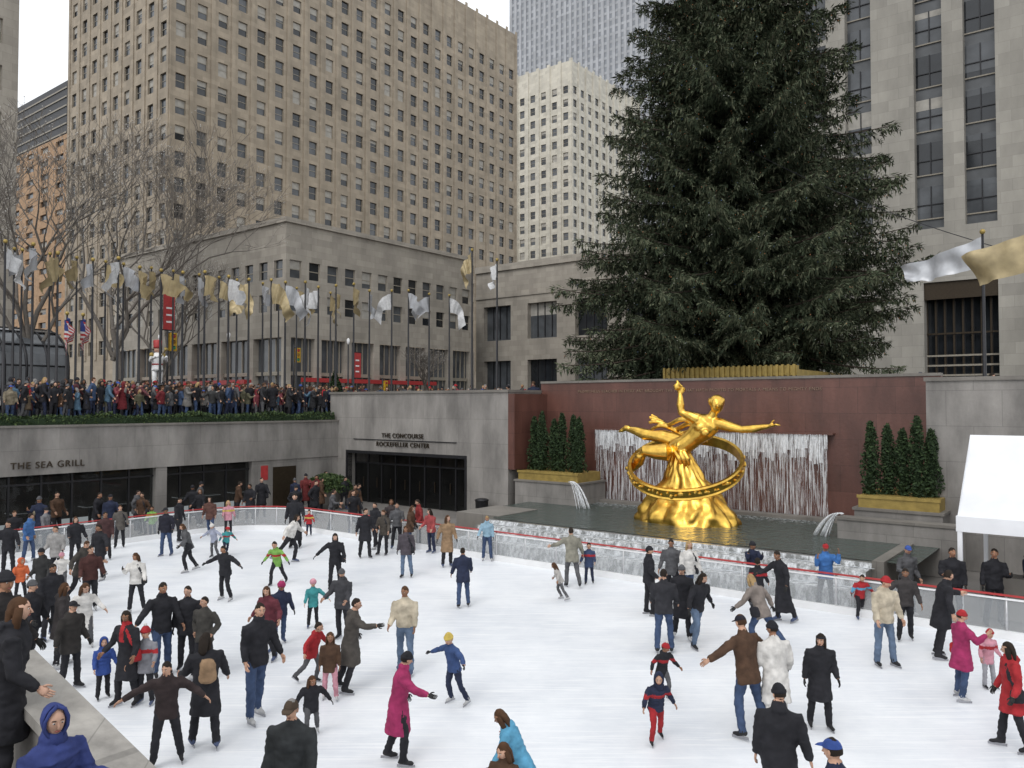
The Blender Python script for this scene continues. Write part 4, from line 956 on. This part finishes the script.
for i in range(9):
    a=ent[0]+(ent[1]-ent[0])*i/8; g.box(a-.07,a+.07,tR+1.2,tR+1.45,PZ,ez,7)
for z in (6.6,7.4,8.2,9.0,10.8): g.box(ent[0],ent[1],tR+1.1,tR+1.19,z,z+.14,4 if z<10 else 7)
g.box(ent[0],ent[1],tR+.2,tR+.3,13.6,ez,7)
g.box(rx0,rx1,tR-.1,tR-.002,16.8,17.1,0)
plain(g,(rx0,tR),VV,45,PZ,HR); g.face([(rx0,tR,HR),(rx1,tR,HR),(rx1,tR+45,HR),(rx0,tR+45,HR)],0)
g.finish('limestone_entrance_skyscraper',[M_STONE_R,M_G1,M_G2,M_BL,M_FR,M_SPAN,M_DARK,M_BRZ])
g=MB(); tb=92; b1_=s_at(64,tb); b0_=s_at(-30,tb); HB=76
facade(g,(b0_,tb),UU,(0,-1),b1_-b0_,10,HB,7,18,4.6,1.6,dep=.5,blind=.3,sash=False)
plain(g,(b0_,tb),UU,b1_-b0_,PZ,10); plain(g,(b1_,tb),VV,30,PZ,HB)
g.box(b0_,b1_-3,tb+1,tb+20,HB,HB+15,5)
for z in np.arange(HB+1,HB+15,2.4): g.box(b0_,b1_-3.1,tb+.8,tb+.98,z,z+.4,4)
g.finish('tan_brick_building',bmats(M_TAN))
g=MB(); sN=-70; e=t_at(13,sN)
facade(g,(sN,-20),VV,(1,0),e+20,14,70,12,15,1.5,2.0); plain(g,(sN,-20),VV,e+20,PZ,14); plain(g,(sN-20,e),UU,20,PZ,70)
g.finish('limestone_corner_building',bmats(M_STONE_P))
g=MB(); g.box(-260,-190,150,170,PZ,60,0); g.finish('background_building',[M_STONE_T])
print('buildings',time.time()-T0)
# ------------------------------------------------- big spruce
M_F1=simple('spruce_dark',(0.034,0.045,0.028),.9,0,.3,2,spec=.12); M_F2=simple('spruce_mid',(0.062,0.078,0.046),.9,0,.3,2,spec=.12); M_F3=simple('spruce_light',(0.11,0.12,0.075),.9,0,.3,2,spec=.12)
M_BARK=simple('bark',(0.05,0.035,0.025),.9,0,.3,6,.5)
M_LT1=simple('tree_bulb_orange',(0.50,0.20,0.08),.4); M_LT2=simple('tree_bulb_blue',(0.12,0.2,0.4),.4); M_LT3=simple('tree_bulb_white',(0.5,0.5,0.47),.4)
TM=[M_BARK,M_F1,M_F2,M_F3,M_LT1,M_LT2,M_LT3]
def limb_mesh(L,seed):
    r=random.Random(seed); mb=MB(False); wob=r.uniform(-.6,.6)
    def stem(x): f=x/L; return Vector((x,wob*f*f*.8+.1*math.sin(f*7+seed),-.10*x*(1-f)-.20*L*f*f*.6+.12*L*f**3))
    n=7; mb.tube([stem(L*i/n) for i in range(n+1)],[.09*(1-i/n)*L/8+.012 for i in range(n+1)],0,5)
    x=.12*L
    def spray(p,d,ln,w,tone):
        d=d.normalized(); sd=d.cross(Vector((r.gauss(0,.4),r.gauss(0,.4),1))).normalized()
        mb.face([p-sd*w*.3,p+d*ln*.45-sd*w,p+d*ln,p+d*ln*.45+sd*w],tone)
    while x<L:
        f=x/L
        for sd in (1,-1):
            if r.random()<.10: continue
            ln=min(1.8,(.30+.40*(L-x)**.75))*r.uniform(.5,1.2)
            if f<.3: ln*=.75
            ang=math.radians(r.uniform(30,75)); d=Vector((math.cos(ang),sd*math.sin(ang),-.22+r.uniform(-.35,.15))).normalized(); p=stem(x)
            k=0; st=.10; base=1 if r.random()<.5 else 2
            while k<ln:
                q=p+d*k+Vector((0,0,-.30*k*k))
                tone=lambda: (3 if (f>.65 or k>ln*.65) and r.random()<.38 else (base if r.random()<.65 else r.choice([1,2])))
                ww=.024+.022*r.random()
                ss=.17*(1-.35*k/ln)+.06
                for sg in (1,-1):
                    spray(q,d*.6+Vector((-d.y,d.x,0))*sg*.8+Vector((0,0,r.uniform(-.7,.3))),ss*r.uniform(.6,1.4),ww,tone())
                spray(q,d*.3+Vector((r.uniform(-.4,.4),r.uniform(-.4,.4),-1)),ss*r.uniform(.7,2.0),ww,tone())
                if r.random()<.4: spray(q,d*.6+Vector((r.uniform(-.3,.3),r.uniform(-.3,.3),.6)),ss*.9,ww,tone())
                k+=st
            if r.random()<.30:
                q=p+d*ln*r.uniform(.6,1.0)+Vector((0,0,-.15)); mb.ball(tuple(q),.022,r.choice([4,4,5,6,6]),4,3,sm=False)
        x+=r.uniform(.2,.34)
    p=stem(L)
    for i in range(16): spray(p-Vector((.6*i/14,0,-.02)),Vector((1,r.uniform(-1,1),r.uniform(-.6,.6))),r.uniform(.2,.42),.04,r.choice([2,3,2]))
    return mb.mesh('spruce_limb',TM)
limbs={L:[limb_mesh(L,L*10+k) for k in range(4)] for L in (2,3,5,7,9)}
tree=empty('christmas_tree'); tt_=38.5; ts_=s_at(735,tt_); zb=6.3; HTREE=30.0
def trad(h):
    f=h/HTREE
    return 8.9*max(0,(1-f**1.75))*(0.82+.18*min(1,h/2.4))
g=MB(); g.tube([(ts_,tt_,PZ),(ts_,tt_,zb+5),(ts_,tt_,zb+15),(ts_,tt_,zb+HTREE)],[.5,.42,.28,.04],0,12); g.finish('trunk',[M_BARK],tree)
h=.7; cx,cy,_=W(ts_,tt_)
rt=random.Random(77); cnt=0
while h<HTREE-1:
    rad=trad(h); nl=int(9+rad*.9)
    off=rt.uniform(0,6.28)
    for i in range(nl):
        a=off+2*math.pi*i/nl+rt.uniform(-.25,.25)
        ln=rad*rt.uniform(.74,1.03)*(1+.11*noise.noise(Vector((math.cos(a)*1.6,math.sin(a)*1.6,h*.45)))*2)
        if rt.random()<.13: ln*=1.10
        if rt.random()<.30: ln*=.66
        key=min(limbs,key=lambda q:abs(q-ln)); o=bpy.data.objects.new('limb',rt.choice(limbs[key])); sc.collection.objects.link(o); o.parent=tree
        k=ln/key; o.scale=(k,max(.8,k)*rt.choice([1,-1]),max(.8,k)); hz=h+rt.uniform(-.3,.3)
        tilt=math.radians(7+ -16*(h/HTREE)+rt.uniform(-9,9))
        o.location=(cx,cy,zb+hz+.6); o.rotation_euler=(rt.uniform(-.4,.4),tilt,a); cnt+=1
    h+=.46 if h<20 else .6
print('limbs',cnt,time.time()-T0)
g=MB(); sb0,sb1=s_at(668,33.5),s_at(797,33.5)
g.box(sb0,sb1,33.5,40,PZ,6.55,0)
g.box(sb0-.1,sb1+.1,33.2,33.49,6.28,6.7,0)
for i in range(26):
    s=sb0+(sb1-sb0)*i/25; g.box(s-.05,s+.05,33.12,33.2,6.25,6.74,0)
g.finish('gold_tree_platform',[M_GOLDB])
# ------------------------------------------------- flagpoles
M_SILV=simple('silver_flag_cloth',(0.48,0.49,0.51),.45,.3,.15,3,.3); M_GOLDF=simple('gold_flag_cloth',(0.40,0.32,0.18),.45,.3,.2,3,.3); M_WHF=simple('white_flag_cloth',(.58,.58,.58),.7)
M_BLUEF=simple('blue_flag_cloth',(.03,.05,.2),.7)
def flagpole(s,t,z0,H,kind,dirs=(1,0),fw=1.5,fh=1.2,seed=0,us=False,droop=.9,name='flagpole',big=False):
    r=random.Random(seed); g=MB()
    g.tube([(s,t,z0),(s,t,z0+.15),(s,t,z0+.2),(s,t,z0+H)],[.14,.14,.07,.04],0,8); g.ball((s,t,z0+H+.07),.09,1,8,6)
    nx,ny=(30,14) if big else (16,9); base=len(g.V); ph=r.uniform(0,6); pv=r.uniform(0,6)
    dl=math.hypot(*dirs); dx,dy=dirs[0]/dl,dirs[1]/dl
    for i in range(nx+1):
        f=i/nx
        for j in range(ny+1):
            v=j/ny
            if big:
                nv=noise.noise(Vector((f*3.2+seed,v*1.1+f*1.5,seed*.7))); nw=noise.noise(Vector((f*7+seed,v*2.0-f*2,4.0)))
                ext=fw*(f-.12*v*f); dz=-droop*fw*f-.10*math.sin(f*math.pi)+.10*nv*f
                wv=(.42*nv+.12*nw)*f**.4
                zz=z0+H-.1-fh*v*(1-.30*f)+dz+.10*nw*v*f
            else:
                ext=fw*(f-.34*droop*f*f*(.3+.7*v)); dz=-droop*fw*.75*f*f*(1-.25*v) - .14*math.sin(f*7+ph)*f
                wv=.18*f**.5*math.sin(f*10+ph+v*2.0)+.07*math.sin(f*23+v*4+pv)
                zz=z0+H-.12-fh*v*(1-.22*f)+dz
            g.V.append((s+dx*(ext+.04)-dy*wv,t+dy*(ext+.04)+dx*wv,zz))
    for i in range(nx):
        for j in range(ny):
            a=base+i*(ny+1)+j
            m=2
            if us: m=(4 if (i<7 and j<5) else (3 if j%2==0 else 2))
            g.F.append((a,a+1,a+ny+2,a+ny+1)); g.M.append(m); g.S.append(True)
    mk={'s':M_SILV,'g':M_GOLDF,'w':M_WHF,'r':M_REDP}[kind]
    return g.finish(name,[M_DARK,M_GOLDB,mk,M_REDP,M_BLUEF])
k=0
for px in (2,32,58,92,114,136,160,184,206,228,250,268,286,304,320,338,354,372,392,410,430,450):
    s=-35.6-R.uniform(0,.4); t=t_at(px+R.uniform(-3,3),s)
    if t>60: continue
    flagpole(s,t,PZ,7.0+R.uniform(-.15,.2)+max(0,(px-250)*.004),R.choice(['s','g','s','g','w']),(R.choice([1,1,-.6]),R.uniform(-1.2,.9)),R.uniform(1.15,1.45),R.uniform(.9,1.1),seed=k,droop=R.uniform(.6,1.7)); k+=1
for px in (12,20,48,75,104,122,150,172,198,218,236,262,278,296,330):
    s=-42; t=t_at(px,s); flagpole(s,t,PZ,8.0,R.choice(['s','g','g']),(1,R.uniform(-1,.8)),1.35,1.05,seed=k,droop=R.uniform(.6,1.7)); k+=1
flagpole(s_at(472,34),34,PZ,9.3,'g',(-1,0),1.0,1.1,seed=91,droop=1.8); flagpole(s_at(497,33),33,PZ,8.3,'w',(-1,.2),.8,.9,seed=92,droop=1.7)
for px in (66,82): flagpole(-38,t_at(px,-38),PZ,4.7,'w',(1,-.3),1.3,1.0,seed=px,us=True,droop=1.2,name='american_flag')
flagpole(s_at(1090,26),26,PZ,6.2,'g',(-1,.5),3.4,1.25,seed=17,droop=.30,big=True)
flagpole(s_at(985,30.9),30.9,PZ,6.4,'s',(-1,.35),2.9,.95,seed=9,droop=.20,big=True)
# ------------------------------------------------- bare trees
M_TWIG=simple('twig_gray',(0.17,0.15,0.13),.85); M_TW2=simple('twig_light_bulbs',(0.5,0.48,0.45),.6)
def bare_tree(s,t,H,seed,maxd=7):
    r=random.Random(seed); g=MB()
    def br(p,d,ln,rad,dep):
        q=p+d*ln*.5+Vector((r.gauss(0,.05),r.gauss(0,.05),0))*ln; e_=p+d*ln
        rad=max(rad,.012)
        g.tube([p,q,e_],[rad,rad*.85,rad*.68],0,6 if dep<2 else (4 if dep<4 else 3),cap=False)
        if dep>=3 and r.random()<.35: g.ball(tuple(e_),.03,1,4,3,sm=False)
        if dep>=maxd: return
        n=2 if r.random()<.35 else 3
        if dep==0: n=5
        for i in range(n):
            ax=Vector((r.gauss(0,1),r.gauss(0,1),r.gauss(0,.4))).normalized()
            nd=(d+ax*r.uniform(.42,.8)+Vector((0,0,.20))).normalized()
            st=p+d*ln*(1 if i<2 else r.uniform(.5,1))
            br(st,nd,ln*r.uniform(.66,.88),rad*r.uniform(.5,.68),dep+1)
    br(Vector((s,t,PZ)),Vector((0,0,1)),H*.25,.22,0)
    g.finish('bare_tree',[M_TWIG,M_TW2])
bare_tree(-47,t_at(112,-47),20,1,7); bare_tree(-45,t_at(28,-45),16,2,7); bare_tree(-54,t_at(160,-54),13,3,6); bare_tree(-62,t_at(425,-62),8,6,6)
print('trees',time.time()-T0)
# ------------------------------------------------- street objects
def vault(s,t):
    g=MB(); w=3.0; ln=7; n=10
    for i in range(n):
        a0=math.pi*i/n;a1=math.pi*(i+1)/n
        f=lambda a,y:(s+w*math.cos(a)*-1,y,PZ+2.6+2.1*math.sin(a))
        g.face([f(a0,t),f(a1,t),f(a1,t+ln),f(a0,t+ln)],1)
    for y in np.arange(t,t+ln+.1,1.0):
        pts=[(s-w,y,PZ),(s-w,y,PZ+2.6)]+[(s-w*math.cos(math.pi*i/12),y,PZ+2.6+2.1*math.sin(math.pi*i/12)) for i in range(1,12)]+[(s+w,y,PZ+2.6),(s+w,y,PZ)]
        g.tube(pts,.07,0,5)
    for a in (0,.5,1,1.57,2.1,2.6,3.14):
        g.tube([(s-w*math.cos(a),t,PZ+2.62+2.1*math.sin(a)),(s-w*math.cos(a),t+ln,PZ+2.62+2.1*math.sin(a))],.05,0,5)
    for xx in (s-w,s+w): g.box(xx-.02,xx+.02,t,t+ln,PZ,PZ+2.6,1)
    g.box(s-w+.03,s+w-.03,t+ln-.1,t+ln-.05,PZ,PZ+2.6,1)
    g.finish('glass_vault_pavilion',[M_DARK,M_G2])
vault(-47,t_at(-65,-47)-2)
def banner(px,s,z1,z0,hw=.34,name='red_banner'):
    t=t_at(px,s); g=MB(); g.tube([(s,t-hw-.1,PZ),(s,t-hw-.1,z1+.5)],[.07,.05],0,8)
    g.box(s-.02,s+.02,t-hw,t+hw,z0,z1,1); g.box(s-.03,s+.03,t-hw-.1,t+hw+.05,z1,z1+.06,0); g.box(s-.03,s+.03,t-hw-.1,t+hw+.05,z0-.06,z0,0)
    for q in range(3): g.box(s+.022,s+.03,t-hw*.5,t+hw*.5,z0+.4+q*.4,z0+.5+q*.4,2)
    g.finish(name,[M_DARK,M_REDP,M_WHITE])
banner(168,-44,12.2,9.4); banner(357,-44,8.8,7.0)
def tsignal(px,s,zc):
    t=t_at(px,s); g=MB(); g.tube([(s,t-.35,PZ),(s,t-.35,zc+.9)],[.09,.06],0,8); g.tube([(s,t-.35,zc+.6),(s,t,zc+.6)],.04,0,6)
    g.box(s-.16,s+.16,t-.22,t+.22,zc-.6,zc+.6,1)
    for i,m in enumerate((4,3,2)):
        z=zc-.38+.38*i; g.ball((s+.17,t,z),(.05,.13,.13),m,10,6); g.tube([(s+.16,t,z+.14),(s+.34,t,z+.14)],[(.12,.02),(.12,.02)],1,6)
    g.finish('traffic_signal',[M_DARK,simple('signal_yellow',(.55,.33,.02),.5),M_REDP,simple('signal_amber',(.3,.15,.01),.4),simple('signal_green',(.02,.25,.1),.4)])
tsignal(172,-50,9.2); tsignal(297,-55,9.2); tsignal(385,-60,6.9)
def soldier(px,s,z0,H):
    t=t_at(px,s); g=MB(); k=H/3.0; P=lambda a,b,c:(s+b*k,t+a*k,z0+c*k)
    g.box(s-.45,s+.45,t-.45,t+.45,z0-1.2,z0,3)
    for sx in (-1,1):
        g.tube([P(sx*.17,0,0),P(sx*.17,.08,.06),P(sx*.17,0,.1),P(sx*.18,0,.7),P(sx*.17,0,1.25)],[.1*k,.12*k,.11*k,.13*k,.17*k],0,8)
        g.tube([P(sx*.34,0,2.05),P(sx*.5,.1,1.75),P(sx*.3,.45,1.95)],[.12*k,.1*k,.08*k],0,8); g.ball(P(sx*.28,.5,1.97),.09*k,0,8,6); g.ball(P(sx*.36,0,2.1),.15*k,2,8,6)
    g.tube([P(0,0,1.15),P(0,0,1.3),P(0,0,1.55),P(0,0,1.95),P(0,0,2.15),P(0,0,2.25)],[.34*k,.32*k,.28*k,.36*k,.3*k,.12*k],0,12)
    g.tube([P(0,0,1.5),P(0,0,1.58)],[.3*k,.3*k],1,12)
    g.ball(P(0,0,2.42),.2*k,4,10,8); g.tube([P(0,0,2.52),P(0,0,2.6),P(0,0,2.95),P(0,0,3.0)],[.23*k,.22*k,.25*k,.2*k],1,12); g.tube([P(0,.15,3.0),P(0,.15,3.3)],[.06*k,.03*k],0,6)
    g.tube([P(0,.45,2.0),P(0,.9,2.35),P(0,1.0,2.42)],[.03*k,.05*k,.13*k],2,8)
    g.finish('toy_soldier_figure',[M_WHITE,M_REDP,M_GOLDB,M_DARK,simple('figure_face',(.5,.3,.22),.6)])
soldier(157,-40,PZ+1.4,2.6)
def lamp(s,t):
    g=MB(); g.tube([(s,t,PZ),(s,t,PZ+.5),(s,t,PZ+.55),(s,t,PZ+6)],[.18,.16,.08,.06],0,8); g.tube([(s,t,PZ+6),(s,t,PZ+6.1),(s,t,PZ+6.4),(s,t,PZ+6.55)],[.06,.12,.15,.04],1,10)
    g.finish('street_lamp',[M_DARK,M_WHITE])
lamp(-55,t_at(348,-55)); lamp(-58,t_at(228,-58))
for px in (335,):
    s=-36.5;t=t_at(px,s)
    mb=leafmass('x',lambda r:(lambda f,a:(s+(1-f)*.9*math.cos(a)*r.uniform(.6,1),t+(1-f)*.9*math.sin(a)*r.uniform(.6,1),PZ+.4+f*2.2))(r.random()**1.2,r.uniform(0,6.28)),2600,.09,[M_L1,M_L2,M_L1]); mb.tube([(s,t,PZ),(s,t,PZ+2.2)],[.3,.03],0,6); mb.finish('small_evergreen_tree',[M_L1,M_L2,M_L1])
a=Vector(W(ts_+1,tt_-3,17.5)); b_=Vector(W(s_at(1060,31),31,9.6)); g=MB(False); g.tube([a+(b_-a)*f-Vector((0,0,2.0*f*(1-f))) for f in [i/12 for i in range(13)]],.015,0,4); g.finish('guy_cable',[M_DARK])
# ------------------------------------------------- world, sun, camera
w=bpy.data.worlds.new('World'); sc.world=w; w.use_nodes=True; nt=w.node_tree; bg=nt.nodes['Background']
EL,AZ=math.radians(50),math.radians(205)
sky=N(nt,'ShaderNodeTexSky',sky_type='NISHITA'); sky.sun_disc=False; sky.sun_elevation=EL; sky.sun_rotation=AZ
hs=N(nt,'ShaderNodeHueSaturation'); hs.inputs['Saturation'].default_value=.25
mx=N(nt,'ShaderNodeMix',data_type='RGBA'); mx.inputs['Factor'].default_value=.8; mx.inputs['B'].default_value=(9.65,9.9,10.2,1)
nt.links.new(sky.outputs[0],hs.inputs['Color']); nt.links.new(hs.outputs[0],mx.inputs['A']); nt.links.new(mx.outputs['Result'],bg.inputs['Color']); bg.inputs['Strength'].default_value=.138
sd=bpy.data.lights.new('sun','SUN'); sd.energy=1.0; sd.angle=math.radians(26); sd.color=(1,.97,.94); so=bpy.data.objects.new('sun',sd); sc.collection.objects.link(so)
dirv=Vector((math.sin(AZ)*math.cos(EL),math.cos(AZ)*math.cos(EL),math.sin(EL)))
so.rotation_euler=dirv.to_track_quat('Z','Y').to_euler()
cd=bpy.data.cameras.new('camera'); cam=bpy.data.objects.new('camera',cd); sc.collection.objects.link(cam); cd.sensor_width=36; cd.lens=F/1024*36; cd.clip_end=3000; cd.clip_start=.1
cam.location=(0,0,CAMZ); cam.rotation_euler=(math.radians(90)+PITCH,0,0); sc.camera=cam
sc.view_settings.view_transform='Standard'; sc.view_settings.look='None'; sc.view_settings.exposure=0
print('done',time.time()-T0)
